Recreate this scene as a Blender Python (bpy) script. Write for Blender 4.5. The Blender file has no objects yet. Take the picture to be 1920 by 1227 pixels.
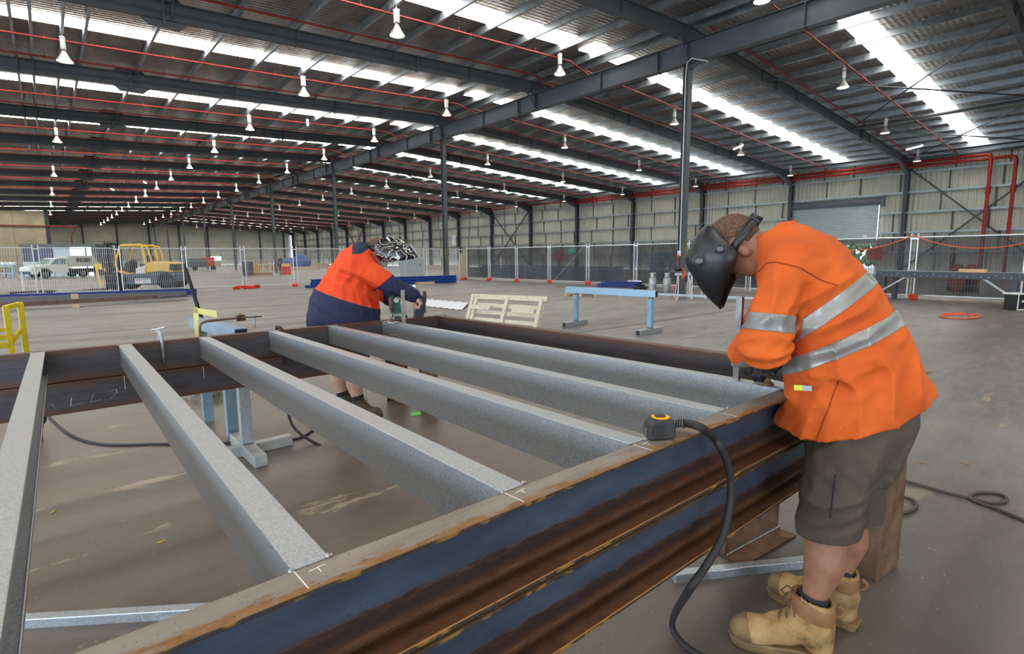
import bpy, bmesh, math, random
import numpy as np
from mathutils import Matrix, Vector
random.seed(7)
PI = math.pi
S = bpy.context.scene
C = S.collection

# ---------------------------------------------------------------- camera
CF, CYAW, CPITCH, CROLL, CH = 1002.0, 0.7119, 0.1319, -0.0085, 1.5
def cam_axes():
    cy, sy, cp, sp = math.cos(CYAW), math.sin(CYAW), math.cos(CPITCH), math.sin(CPITCH)
    fwd = Vector((sy*cp, cy*cp, -sp)); right = Vector((cy, -sy, 0)); up = right.cross(fwd)
    cr, sr = math.cos(CROLL), math.sin(CROLL)
    return cr*right+sr*up, -sr*right+cr*up, fwd
CR, CU, CFW = cam_axes()
cd = bpy.data.cameras.new('camera'); co = bpy.data.objects.new('camera', cd); C.objects.link(co)
co.matrix_world = Matrix(((CR.x, CU.x, -CFW.x, 0), (CR.y, CU.y, -CFW.y, 0), (CR.z, CU.z, -CFW.z, CH), (0, 0, 0, 1)))
cd.sensor_fit = 'HORIZONTAL'; cd.sensor_width = 36; cd.lens = CF/1920*36; cd.clip_end = 500; cd.clip_start = .02
S.camera = co
def ray(x, y): return CR*((x-960)/CF) - CU*((y-613.5)/CF) + CFW
def gp(x, y, z=0.0):          # the point of the level plane z seen at this pixel of the photograph
    d = ray(x, y); return Vector((0, 0, CH)) + d*((z-CH)/d.z)

# ---------------------------------------------------------------- light of the place
S.view_settings.view_transform = 'Standard'; S.view_settings.look = 'None'
S.view_settings.gamma = 1; S.view_settings.use_curve_mapping = False
S.view_settings.exposure = 0.28
W = bpy.data.worlds.new('World'); S.world = W; W.use_nodes = True
wn = W.node_tree.nodes; wb = wn['Background']
wb.inputs[0].default_value = (0.74, 0.87, 1.0, 1); wb.inputs[1].default_value = 9.0
SKY_LIGHT = 8.5              # roof sheeting lit from outside
LAMP_LIGHT = 14.0

# ---------------------------------------------------------------- tags
def tag(o, label=None, cat=None, group=None, kind=None):
    if label: o['label'] = label
    if cat: o['category'] = cat
    if group: o['group'] = group
    if kind: o['kind'] = kind
    return o
def empty(name, loc=(0, 0, 0), rz=0, label=None, cat=None, group=None):
    o = bpy.data.objects.new(name, None); C.objects.link(o); o.location = loc; o.rotation_euler = (0, 0, rz)
    o.empty_display_size = .1
    return tag(o, label, cat, group)
def copy_tree(o, parent=None):
    c = o.copy(); C.objects.link(c); c.parent = parent
    for ch in KIDS.get(o.name, []):
        copy_tree(ch, c)
    return c
KIDS = {}

# ---------------------------------------------------------------- mesh builder
class MB:
    def __init__(s, M=None): s.v = []; s.f = []; s.m = []; s.M = M; s.cur = 0
    def add(s, vs, fs, mat=None):
        n = len(s.v)
        for p in vs:
            p = Vector(p); s.v.append(s.M @ p if s.M else p)
        for f in fs: s.f.append([i+n for i in f]); s.m.append(s.cur if mat is None else mat)
    def box(s, x0, x1, y0, y1, z0, z1, mat=None):
        x0, x1 = sorted((x0, x1)); y0, y1 = sorted((y0, y1)); z0, z1 = sorted((z0, z1))
        s.add([(x0, y0, z0), (x1, y0, z0), (x1, y1, z0), (x0, y1, z0), (x0, y0, z1), (x1, y0, z1), (x1, y1, z1), (x0, y1, z1)],
              [(3, 2, 1, 0), (4, 5, 6, 7), (0, 1, 5, 4), (1, 2, 6, 5), (2, 3, 7, 6), (3, 0, 4, 7)], mat)
        return s
    def bar(s, a, b, w, h=None, up=(0, 0, 1), mat=None):   # rectangular bar from a to b
        a, b = Vector(a), Vector(b); h = w if h is None else h
        d = (b-a).normalized(); u = Vector(up)
        if abs(d.dot(u)) > .98: u = Vector((0, 1, 0))
        r = d.cross(u).normalized(); u = r.cross(d).normalized()
        vs = [p+r*i*w/2+u*j*h/2 for p in (a, b) for i, j in ((-1, -1), (1, -1), (1, 1), (-1, 1))]
        s.add(vs, [(0, 1, 2, 3), (7, 6, 5, 4), (0, 4, 5, 1), (1, 5, 6, 2), (2, 6, 7, 3), (3, 7, 4, 0)], mat); return s
    def tube(s, pts, r, n=8, mat=None, cap=True):
        pts = [Vector(p) for p in pts]; rs = r if isinstance(r, (list, tuple)) else [r]*len(pts)
        t0 = (pts[1]-pts[0]).normalized(); u = Vector((0, 0, 1))
        if abs(t0.dot(u)) > .9: u = Vector((1, 0, 0))
        vs = []
        for i, p in enumerate(pts):
            t = (pts[min(i+1, len(pts)-1)]-pts[max(i-1, 0)]).normalized()
            u = (u - t*u.dot(t)).normalized(); w = t.cross(u)
            for k in range(n):
                a = 2*PI*k/n; vs.append(p+(u*math.cos(a)+w*math.sin(a))*rs[i])
        fs = [(i*n+k, i*n+(k+1) % n, (i+1)*n+(k+1) % n, (i+1)*n+k) for i in range(len(pts)-1) for k in range(n)]
        if cap: fs += [tuple(range(n))[::-1], tuple((len(pts)-1)*n+k for k in range(n))]
        s.add(vs, fs, mat); return s
    def lathe(s, prof, n=16, c=(0, 0, 0), axis='z', mat=None, R=None):
        c = Vector(c); vs = []
        for r, z in prof:
            for k in range(n):
                a = 2*PI*k/n; p = Vector((r*math.cos(a), r*math.sin(a), z))
                if axis == 'x': p = Vector((p.z, p.x, p.y))
                elif axis == 'y': p = Vector((p.y, p.z, p.x))
                if R: p = R @ p
                vs.append(c+p)
        m = len(prof)
        fs = [(i*n+k, i*n+(k+1) % n, (i+1)*n+(k+1) % n, (i+1)*n+k) for i in range(m-1) for k in range(n)]
        if prof[0][0] > 1e-6: fs.append(tuple(range(n))[::-1])
        if prof[-1][0] > 1e-6: fs.append(tuple((m-1)*n+k for k in range(n)))
        s.add(vs, fs, mat); return s
    def prism(s, poly, a, b, axis='y', mat=None):          # 2-d outline swept between a and b along an axis
        n = len(poly)
        def P(q, t):
            return {'x': (t, q[0], q[1]), 'y': (q[0], t, q[1]), 'z': (q[0], q[1], t)}[axis]
        s.add([P(q, a) for q in poly]+[P(q, b) for q in poly],
              [tuple(range(n)), tuple(range(2*n-1, n-1, -1))]+[(i, i+n, (i+1) % n+n, (i+1) % n) for i in range(n)], mat); return s
    def sweep(s, poly, a, b, up=(0, 0, 1), mat=None):      # outline (u across, w up) swept from point a to b
        a, b = Vector(a), Vector(b); d = (b-a).normalized(); r = d.cross(Vector(up)).normalized(); u = r.cross(d)
        n = len(poly)
        s.add([a+r*q[0]+u*q[1] for q in poly]+[b+r*q[0]+u*q[1] for q in poly],
              [tuple(range(n)), tuple(range(2*n-1, n-1, -1))]+[(i, i+n, (i+1) % n+n, (i+1) % n) for i in range(n)], mat); return s
    def loft(s, rings, cap=True, mat=None, closed=True):
        n = len(rings[0]); vs = [p for r in rings for p in r]
        kk = n if closed else n-1
        fs = [(i*n+k, i*n+(k+1) % n, (i+1)*n+(k+1) % n, (i+1)*n+k) for i in range(len(rings)-1) for k in range(kk)]
        if cap and closed: fs += [tuple(range(n))[::-1], tuple((len(rings)-1)*n+k for k in range(n))]
        s.add(vs, fs, mat); return s
    def ball(s, c, r, n=12, mat=None, sc=(1, 1, 1)):
        prof = [(math.sin(PI*i/8), -math.cos(PI*i/8)) for i in range(9)]
        c = Vector(c); vs = []
        for a, z in prof:
            for k in range(n):
                t = 2*PI*k/n; vs.append(c+Vector((a*math.cos(t)*r*sc[0], a*math.sin(t)*r*sc[1], z*r*sc[2])))
        s.add(vs, [(i*n+k, i*n+(k+1) % n, (i+1)*n+(k+1) % n, (i+1)*n+k) for i in range(8) for k in range(n)], mat); return s
    def build(s, name, mats, parent=None, smooth=False, bevel=0, loc=None, rz=0, angle=40, M=None, fix=True):
        me = bpy.data.meshes.new(name); me.from_pydata([tuple(p) for p in s.v], [], s.f)
        if not isinstance(mats, (list, tuple)): mats = [mats]
        for m in mats: me.materials.append(m)
        me.polygons.foreach_set('material_index', s.m)
        if fix:
            bm = bmesh.new(); bm.from_mesh(me)
            bmesh.ops.remove_doubles(bm, verts=bm.verts, dist=1e-5)
            bmesh.ops.recalc_face_normals(bm, faces=bm.faces); bm.to_mesh(me); bm.free()
        if smooth:
            me.polygons.foreach_set('use_smooth', [True]*len(me.polygons))
            try: me.set_sharp_from_angle(angle=math.radians(angle))
            except Exception: pass
        me.update()
        o = bpy.data.objects.new(name, me); C.objects.link(o)
        if bevel:
            b = o.modifiers.new('bevel', 'BEVEL'); b.width = bevel; b.segments = 2; b.limit_method = 'ANGLE'; b.angle_limit = .6
        if M is not None: o.matrix_world = M
        elif loc is not None: o.location = loc; o.rotation_euler = (0, 0, rz)
        if parent: o.parent = parent; KIDS.setdefault(parent.name, []).append(o)
        return o
def structure(o): o['kind'] = 'structure'; return o

# ---------------------------------------------------------------- materials
MATS = {}
def srgb(r, g, b):
    f = lambda c: (c/255/12.92 if c/255 <= .04045 else ((c/255+.055)/1.055)**2.4)
    return (f(r), f(g), f(b), 1)
def mat(name, col, rough=.6, metal=0.0, noise=0.0, nscale=8.0, bump=0.0, bscale=60.0, col2=None, emit=None, estr=0.0, alpha=None, spec=None, coords='Object', stretch=None):
    if name in MATS: return MATS[name]
    m = bpy.data.materials.new(name); m.use_nodes = True; nt = m.node_tree; N = nt.nodes; L = nt.links
    b = N['Principled BSDF']; col = col if len(col) == 4 else (*col, 1)
    b.inputs['Base Color'].default_value = col; b.inputs['Roughness'].default_value = rough; b.inputs['Metallic'].default_value = metal
    if spec is not None: b.inputs['Specular IOR Level'].default_value = spec
    tc = N.new('ShaderNodeTexCoord'); out = tc.outputs[coords]
    if stretch:
        mp = N.new('ShaderNodeMapping'); mp.inputs['Scale'].default_value = stretch; L.new(out, mp.inputs[0]); out = mp.outputs[0]
    if noise or col2:
        n = N.new('ShaderNodeTexNoise'); n.inputs['Scale'].default_value = nscale; n.inputs['Detail'].default_value = 6; L.new(out, n.inputs['Vector'])
        r = N.new('ShaderNodeValToRGB'); r.color_ramp.elements[0].position = .35; r.color_ramp.elements[1].position = .65
        c2 = col2 if col2 else tuple(c*(1-noise) for c in col[:3])
        r.color_ramp.elements[0].color = (*c2[:3], 1); r.color_ramp.elements[1].color = col
        L.new(n.outputs['Fac'], r.inputs[0]); L.new(r.outputs[0], b.inputs['Base Color'])
    if bump:
        n2 = N.new('ShaderNodeTexNoise'); n2.inputs['Scale'].default_value = bscale; n2.inputs['Detail'].default_value = 4; L.new(out, n2.inputs['Vector'])
        bp = N.new('ShaderNodeBump'); bp.inputs['Strength'].default_value = bump; bp.inputs['Distance'].default_value = .01
        L.new(n2.outputs['Fac'], bp.inputs['Height']); L.new(bp.outputs[0], b.inputs['Normal'])
    if emit: b.inputs['Emission Color'].default_value = (*emit[:3], 1); b.inputs['Emission Strength'].default_value = estr
    if alpha is not None: b.inputs['Alpha'].default_value = alpha
    MATS[name] = m; return m
class NT:                                   # tiny node helper
    def __init__(s, m): s.t = m.node_tree; s.N = s.t.nodes; s.L = s.t.links; s.b = s.N['Principled BSDF']; s.tc = s.N.new('ShaderNodeTexCoord')
    def node(s, typ, ins=None, **kw):
        n = s.N.new(typ)
        for k, v in kw.items(): setattr(n, k, v)
        for k, v in (ins or {}).items():
            if isinstance(v, bpy.types.NodeSocket): s.L.new(v, n.inputs[k])
            else: n.inputs[k].default_value = v
        return n
    def noise(s, scale, stretch=None, detail=6, src='Object', rough=.5):
        v = s.tc.outputs[src]
        if stretch: v = s.node('ShaderNodeMapping', {0: v, 'Scale': stretch}).outputs[0]
        return s.node('ShaderNodeTexNoise', {'Vector': v, 'Scale': scale, 'Detail': detail, 'Roughness': rough}).outputs['Fac']
    def ramp(s, fac, stops):
        r = s.node('ShaderNodeValToRGB', {0: fac}); e = r.color_ramp.elements
        while len(e) < len(stops): e.new(.5)
        for i, (p, c) in enumerate(stops): e[i].position = p; e[i].color = c if len(c) == 4 else (*c, 1)
        return r.outputs[0]
    def mix(s, fac, a, b, bt='MIX'):
        n = s.node('ShaderNodeMix', data_type='RGBA', blend_type=bt)
        for i, v in ((0, fac), (6, a), (7, b)):
            if isinstance(v, bpy.types.NodeSocket): s.L.new(v, n.inputs[i])
            else: n.inputs[i].default_value = v
        return n.outputs[2]
    def math(s, op, a, b=0.0, c=None):
        n = s.node('ShaderNodeMath', {0: a, 1: b}, operation=op)
        if c is not None: n.inputs[2].default_value = c
        n.use_clamp = False; return n.outputs[0]
    def sep(s, src='Object'): return s.node('ShaderNodeSeparateXYZ', {0: s.tc.outputs[src]}).outputs
    def bump(s, h, strength=.3, dist=.01):
        n = s.node('ShaderNodeBump', {'Height': h, 'Strength': strength, 'Distance': dist}); s.L.new(n.outputs[0], s.b.inputs['Normal'])
    def set(s, k, v):
        if isinstance(v, bpy.types.NodeSocket): s.L.new(v, s.b.inputs[k])
        else: s.b.inputs[k].default_value = v
def newmat(name, rough=.5, metal=0.0):
    m = bpy.data.materials.new(name); m.use_nodes = True; MATS[name] = m
    m.node_tree.nodes['Principled BSDF'].inputs['Roughness'].default_value = rough
    m.node_tree.nodes['Principled BSDF'].inputs['Metallic'].default_value = metal
    return m, NT(m)
V1 = lambda v: (v, v, v, 1)

# concrete floor: grey burnished slab, brown dirt, long tyre sweeps, peeled patches
m_floor, t = newmat('concrete_floor', .4)
n1 = t.noise(.30, detail=9, rough=.6); n2 = t.noise(2.2, (.35, 1, 1), 9, rough=.62); n3 = t.noise(70, detail=3); n4 = t.noise(9, (.3, 1, 1), 6, rough=.7)
c = t.ramp(n1, [(.36, (.145, .136, .128)), (.5, (.195, .186, .178)), (.64, (.245, .237, .230))])
c = t.mix(t.ramp(n2, [(.42, V1(0)), (.66, V1(.7))]), c, (.115, .105, .097, 1))
c = t.mix(t.ramp(n4, [(.40, V1(.55)), (.52, V1(0))]), c, (.265, .252, .24, 1))
fx, fy = t.sep()[:2]
dd_ = t.math('SQRT', t.math('ADD', t.math('POWER', t.math('SUBTRACT', fx, .9), 2.0), t.math('POWER', t.math('MULTIPLY', t.math('SUBTRACT', fy, 3.0), .8), 2.0)))
dirt = t.ramp(t.math('ADD', dd_, t.math('MULTIPLY', t.math('SUBTRACT', n1, .5), 7.0)), [(.0, V1(.85)), (.55, V1(.75)), (1.0, V1(0))])
dirt = t.ramp(t.math('DIVIDE', t.math('ADD', dd_, t.math('MULTIPLY', t.math('SUBTRACT', n1, .5), 5.0)), 4.6), [(.35, V1(.85)), (1.0, V1(0))])
c = t.mix(dirt, c, t.ramp(n2, [(.4, (.098, .076, .057)), (.6, (.150, .120, .094))]))
p = t.ramp(t.noise(1.15, (.5, 1.6, 1), 10, rough=.68), [(.600, V1(0)), (.618, V1(.85))])
c = t.mix(p, c, (.37, .29, .21, 1))
ly = t.noise(.25, detail=3)
sw = t.node('ShaderNodeTexWave', {'Vector': t.tc.outputs['Object'], 'Scale': .055, 'Distortion': 11.0, 'Detail': 2.0, 'Detail Scale': .5}, wave_type='RINGS').outputs['Fac']
c = t.mix(t.ramp(sw, [(.0, V1(.6)), (.05, V1(.25)), (.10, V1(0))]), c, (.078, .070, .064, 1))
ck = t.node('ShaderNodeTexWave', {'Vector': t.tc.outputs['Object'], 'Scale': .045, 'Distortion': .0}, bands_direction='Y').outputs['Fac']
c = t.mix(t.ramp(ck, [(.0, V1(.8)), (.00015, V1(0))]), c, (.03, .028, .026, 1))
c = t.mix(t.ramp(n3, [(.66, V1(0)), (.72, V1(.7))]), c, (.06, .05, .045, 1))
c = t.mix(t.ramp(t.noise(48, detail=2), [(.70, V1(0)), (.74, V1(.8))]), c, (.36, .33, .30, 1))
t.set('Base Color', c)
t.set('Roughness', t.node('ShaderNodeMapRange', {'Value': n2, 'To Min': .28, 'To Max': .50}).outputs[0])
t.bump(n3, .08, .004)

def galv(name, base=(.52, .55, .58), s=220, rough=.32, metal=.85, dk=.62):
    m, t = newmat(name, rough, metal)
    vo = t.node('ShaderNodeTexVoronoi', {'Vector': t.tc.outputs['Object'], 'Scale': s}).outputs['Color']
    g = t.node('ShaderNodeRGBToBW', {0: vo}).outputs[0]
    n = t.noise(6, detail=4)
    c = t.mix(g, (*[x*dk for x in base], 1), (*base, 1))
    c = t.mix(t.ramp(n, [(.4, V1(0)), (.8, V1(.35))]), c, (.45, .43, .36, 1))
    t.set('Base Color', c)
    t.set('Roughness', t.node('ShaderNodeMapRange', {'Value': g, 'To Min': rough-.04, 'To Max': rough+.22}).outputs[0])
    t.bump(g, .12, .002); return m
m_galv = galv('galvanised_spangle', (.50, .535, .57), 300, .34, .66, .50)
m_galv2 = galv('galvanised_tube', (.55, .6, .66), 120, .38)

# hot rolled channel: blue-black mill scale, rust along the toe of the lower flange and the outer edges
m_mill, t = newmat('mill_scale_steel', .42, .35)
x, y, z = t.sep()[:3]
nz = t.noise(4, (1, 4, 4), 8); nf = t.noise(26, (.6, 1, 3), 8, rough=.7); ng = t.noise(120, detail=3)
scale = t.ramp(nz, [(.3, (.045, .062, .10)), (.7, (.085, .115, .175))])
rust = t.ramp(nf, [(.3, (.055, .024, .013)), (.55, (.115, .048, .02)), (.75, (.22, .10, .03))])
zz = t.math('ADD', z, t.math('MULTIPLY', t.math('SUBTRACT', nf, .5), .05))
mr = t.node('ShaderNodeMapRange', {'Value': zz, 'From Min': -.2, 'From Max': 0.0}).outputs[0]
band = t.ramp(mr, [(0, V1(1)), (.33, V1(1)), (.39, V1(0)), (.97, V1(0)), (1, V1(0))])
low = t.ramp(mr, [(0, V1(0)), (.13, V1(0)), (.2, V1(.85)), (.28, V1(.9)), (.36, V1(0))])
c = t.mix(band, scale, rust)
c = t.mix(low, c, (.030, .019, .020, 1))
nrm = t.node('ShaderNodeSeparateXYZ', {0: t.node('ShaderNodeNewGeometry').outputs['Normal']}).outputs
up = t.ramp(nrm[2], [(.62, V1(0)), (.70, V1(1))]); side = t.ramp(t.math('MULTIPLY', nrm[1], -1.0), [(.62, V1(0)), (.7, V1(1))])
hi = t.math('GREATER_THAN', z, -.05); toe = t.math('LESS_THAN', y, -.0735)
nh = t.noise(13, (1, 3.5, 1), 9, rough=.75); npatch = t.noise(16, (1, 1, 2), 5)
edge = t.ramp(t.math('ADD', t.math('MULTIPLY', y, -13.3), t.math('MULTIPLY', t.math('SUBTRACT', nh, .5), 2.4)), [(.66, V1(0)), (.86, V1(.95))])
inner = t.ramp(y, [(.0, V1(0)), (1, V1(0))])
top = t.mix(edge, t.ramp(nz, [(.3, (.205, .178, .155)), (.7, (.30, .265, .235))]), t.ramp(nf, [(.3, (.14, .062, .02)), (.6, (.30, .135, .035)), (.75, (.46, .22, .05))]))
top = t.mix(t.ramp(t.math('ADD', y, .0035), [(.0, V1(0)), (.001, V1(.85))]), top, (.30, .12, .03, 1))
c = t.mix(t.math('MULTIPLY', up, hi), c, top)
c = t.mix(t.math('MULTIPLY', up, t.math('SUBTRACT', 1.0, hi)), c, t.mix(t.ramp(t.math('MULTIPLY', y, -13.3), [(.93, V1(0)), (.97, V1(1))]), t.ramp(nf, [(.3, (.060, .026, .014)), (.7, (.15, .062, .024))]), (.50, .22, .05, 1)))
ed = t.mix(t.ramp(npatch, [(.55, V1(0)), (.62, V1(.9))]), t.ramp(nz, [(.3, (.035, .030, .030)), (.7, (.085, .07, .065))]), (.36, .20, .05, 1))
c = t.mix(t.math('MULTIPLY', side, toe), c, ed)
topm = up
c = t.mix(t.ramp(ng, [(.66, V1(0)), (.72, V1(.7))]), c, (.02, .018, .02, 1))
t.set('Base Color', c); t.set('Roughness', t.ramp(t.math('MAXIMUM', band, topm), [(0, V1(.36)), (1, V1(.62))]))
t.bump(ng, .1, .002)
# same steel, seen from its flat back
m_millback, t = newmat('mill_scale_back', .48, .3)
x, y, z = t.sep()[:3]
nf = t.noise(9, (.5, 1, 4), 8, rough=.65); ng = t.noise(140, detail=3)
c = t.ramp(nf, [(.3, (.045, .038, .042)), (.55, (.075, .07, .082)), (.75, (.10, .062, .045))])
band = t.ramp(t.node('ShaderNodeMapRange', {'Value': t.math('ADD', z, t.math('MULTIPLY', nf, .03)), 'From Min': -.2, 'From Max': 0.0}).outputs[0],
              [(0, V1(1)), (.16, V1(.9)), (.3, V1(0)), (.86, V1(0)), (1, V1(.9))])
c = t.mix(band, c, (.105, .05, .03, 1)); t.set('Base Color', c); t.bump(ng, .1, .002)

m_paint = mat('grey_steel_paint', (.105, .118, .135), .5, .0, noise=.18, nscale=1.2)
m_paintdk = mat('dark_and_shaded_steel', (.055, .062, .072), .55, .0, noise=.15, nscale=1.2)
m_purlin = galv('purlin_galv', (.50, .57, .64), 6, .42)
m_red = mat('red_pipe_paint', srgb(150, 20, 10), .42, 0, noise=.15, nscale=3)
m_foil, t = newmat('foil_insulation', .30, .95)
w = t.noise(1.3, (1, .45, 1), 6); w2 = t.noise(11, (1, .22, 1), 4, rough=.6)
x, y, z = t.sep()[:3]
rib = t.math('SINE', t.math('ADD', t.math('MULTIPLY', y, 2*PI/.19), t.math('MULTIPLY', w2, 2.5)))
t.set('Base Color', t.ramp(w, [(.3, (.20, .165, .14)), (.7, (.40, .375, .36))]))
t.bump(t.math('ADD', t.math('ADD', w2, t.math('MULTIPLY', w, 1.5)), t.math('MULTIPLY', rib, .18)), 1.0, .06)
m_sky, t = newmat('translucent_roof_sheet', .6)
t.set('Base Color', (.8, .85, .82, 1)); t.set('Emission Color', (1.0, .96, .87, 1)); t.set('Emission Strength', SKY_LIGHT)
m_bulb = mat('lamp_glow', (1, .95, .85), .4, emit=(1, .93, .78), estr=LAMP_LIGHT)
m_tube = mat('tube_glow', (1, .95, .85), .4, emit=(1, .93, .80), estr=14)
m_shade = mat('lamp_reflector', (.42, .42, .40), .35, .5)
m_lampbox = mat('lamp_gear_box', (.50, .52, .53), .5)
m_wall, t = newmat('corrugated_wall_sheet', .6)
x, y, z = t.sep()[:3]
wv = t.math('SINE', t.math('MULTIPLY', t.math('ADD', x, y), 2*PI/.30))
t.set('Base Color', t.mix(t.ramp(t.noise(.5), [(.3, V1(0)), (.7, V1(1))]), (.46, .455, .385, 1), (.57, .565, .48, 1)))
t.bump(wv, .8, .05)
m_conc = mat('precast_concrete', (.52, .46, .32), .8, 0, noise=.25, nscale=.6, bump=.1, bscale=10)
m_white = mat('white_paint', (.75, .77, .78), .45)
m_black = mat('black_plastic', (.015, .015, .017), .45)
m_rubber = mat('black_rubber', (.02, .02, .021), .65)
m_steel = mat('bright_steel', (.5, .5, .5), .3, .9, noise=.35, nscale=30)
m_rusty = mat('rusted_steel', (.22, .13, .08), .7, .3, noise=.5, nscale=12)
m_yellow = mat('safety_yellow', srgb(214, 190, 22), .5, 0, noise=.2, nscale=14)
m_blue = mat('blue_steel', srgb(22, 78, 158), .45, .1, noise=.1)
m_dkblue = mat('navy_steel', srgb(34, 52, 140), .45, .1, noise=.1)
m_timber = mat('pine_timber', (.62, .47, .29), .7, 0, noise=.25, nscale=5, stretch=(1, 8, 8))
m_plastred = mat('red_plastic', srgb(218, 50, 36), .5)
# ================================================================ the hall
BAY, Y0 = 7.87, 11.1
XR, XL, YE, YN, XW = 18.0, -26.0, 139.2, -24.0, 46.8
def rb(x): return 9.5-.045*(XR-x) if x < XR else 9.5-.05*(x-XR)      # underside of the purlins
raf_y = [Y0+BAY*k for k in range(-4, 17)]
mb = MB(); mb.box(XL, XW, YN, YE, -.2, 0)
structure(mb.build('floor', m_floor))
mb = MB(); T = .28
for dz in (0, .05):
    xa, xb, ya, yb = XL-.4, XW+.5, YN-.4, YE+.4
    mb.add([(xa, ya, rb(xa)+T+dz), (XR, ya, rb(XR)+T+dz), (xb, ya, rb(xb)+T+dz), (xa, yb, rb(xa)+T+dz), (XR, yb, rb(XR)+T+dz), (xb, yb, rb(xb)+T+dz)],
           [(0, 1, 4, 3), (1, 2, 5, 4)])
structure(mb.build('ceiling', m_foil))
# skylight strips in the middle of every bay, on both slopes
n = 0
for k in range(-4, 16):
    yc = Y0+BAY*(k+.5)
    for a, b in ((XL+2, XR-1.9), (XR-1.0, XR-.15), (XR+.5, XW-1.2)):
        n += 1; mb = MB(); z = lambda x: rb(x)+T-.02
        mb.add([(a, yc-.45, z(a)), (b, yc-.45, z(b)), (b, yc+.45, z(b)), (a, yc+.45, z(a))], [(0, 3, 2, 1)])
        structure(mb.build('window_%d' % n, m_sky, fix=False))
# purlins
CP = [(-.035, 0), (.045, 0), (.045, .03), (.041, .03), (.041, .004), (-.031, .004), (-.031, .25), (.041, .25), (.041, .23), (.045, .23), (.045, .254), (-.035, .254)]
xs = [XR-.35-1.78*i for i in range(25)]+[XR+.35+1.78*i for i in range(17)]+[.3, 1.05]
for x in xs:
    if x < XL: continue
    mb = MB(); mb.prism([(x+q[0]*(1.0), rb(x)+q[1]) for q in CP], YN, YE, 'y')
    structure(mb.build('roof_purlin', m_purlin))
IB = lambda w, h, tf, tw: [(-w/2, 0), (w/2, 0), (w/2, tf), (tw/2, tf), (tw/2, h-tf), (w/2, h-tf), (w/2, h), (-w/2, h), (-w/2, h-tf), (-tw/2, h-tf), (-tw/2, tf), (-w/2, tf)]
for k, y in enumerate(raf_y):
    mb = MB()
    for a, b in ((XL, XR), (XR, XW)):
        mb.sweep(IB(.2, .5, .016, .012), (a, y, rb(a)-.5), (b, y, rb(b)-.5))
    for x in (3.2, -8, 11.6, 25.0, 36.5):                                       # bolted end plates and haunches
        z = rb(x); mb.box(x-.025, x+.025, y-.13, y+.13, z-.66 if x == 3.2 else z-.56, z+.02)
        if x == 3.2:
            mb.prism([(x-.62, z-.5), (x+.62, z-.5), (x+.38, z-.72), (x-.38, z-.72)], y-.01, y+.01, 'y')
            mb.prism([(x-.55, z), (x+.55, z), (x+.38, z+.18), (x-.38, z+.18)], y-.01, y+.01, 'y')
    if y > 0:
        for x in xs[::2]:                                                       # fly braces and web stiffeners
            if x > -3 and y < 80:
                mb.bar((x, y, rb(x)-.48), (x+.02, y-.42, rb(x)+.05), .03, .006)
                mb.box(x-.004, x+.004, y-.08, y+.08, rb(x)-.49, rb(x)-.01)
    mb.prism([(XW-2.4, rb(XW-2.4)-.5), (XW-.2, rb(XW)-.5), (XW-.2, rb(XW)-1.1)], y-.1, y+.1, 'y')
    structure(mb.build('roof_rafter', m_paintdk if y > 30 else m_paint))  # same rafters throughout; far ones coloured darker for the gloom of the deep roof
# long girder under the ridge with its columns
mb = MB(); mb.sweep(IB(.3, .74, .02, .014), (XR, YN, 8.25), (XR, YE, 8.25))
for y in raf_y:
    mb.box(XR-.15, XR+.15, y-.01, y+.01, 8.25, 9.5)
    for yy in (y+BAY/2, y+1.2): mb.box(XR-.14, XR+.14, yy-.008, yy+.008, 8.2, 8.98)
    for s in (-1, 1): mb.bar((XR+s*.1, y-.05, 8.32), (XR+s*.75, y-.05, 9.1), .06, .06)
structure(mb.build('roof_girder', m_paint))
for i, y in enumerate(raf_y[4::2]):
    mb = MB(); mb.prism([(XR+q[0], y+q[1]-.12) for q in IB(.24, .24, .014, .01)], .02, 8.25, 'z')
    mb.box(XR-.2, XR+.2, y-.2, y+.2, .001, .022)
    mb.bar((XR-.02, y, 7.95), (XR-.02, y-.6, 8.35), .07)
    o = structure(mb.build('steel_column', m_paint, fix=True))
    o['label'] = 'slim grey steel column under the long roof girder'
# side wall on the right
HO = {'y0': Y0+BAY*.22, 'y1': Y0+BAY-.15}
dy0, dy1 = 12.75, 18.75
mb = MB(); xx = XW+.25
for a, b, z0, z1 in ((YN, dy0, 0, rb(XW)+T), (dy0, dy1, 5.2, rb(XW)+T), (dy1, YE, 0, rb(XW)+T)): mb.box(xx, xx+.06, a, b, z0, z1+.03)
structure(mb.build('wall_right', m_wall))
mb = MB(); mb.box(XL, XW+.3, YE+.2, YE+.3, 0, 10)
structure(mb.build('wall_end', m_wall))
mb = MB()
for a, b, z0 in ((YN, -17, 0), (-17, 22, 5.8), (22, 40, 0), (40, 68, 5.8), (68, YE, 0)): mb.box(XL-.3, XL, a, b, z0, 8.5)
structure(mb.build('wall_left', m_conc))
mb = MB()
for a, b, z0 in ((XL, -16, 0), (-16, 1, 5.6), (1, XW, 0)): mb.box(a, b, YN-.3, YN, z0, 9.9)
structure(mb.build('wall_near', m_conc))
mb = MB(); mb.box(-16, .35, 104, 104.25, 0, rb(-8)+.2); mb.box(.35, .8, 103.9, 104.3, 0, rb(0), 1)
for x in (-12, -9, -6, -3.1): mb.box(x-.015, x+.015, 103.985, 104, 0, rb(-8), 1)
structure(mb.build('wall_partition', [m_conc, m_paintdk]))
GZ = (1.55, 2.95, 4.35, 5.75, 7.1)
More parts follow.
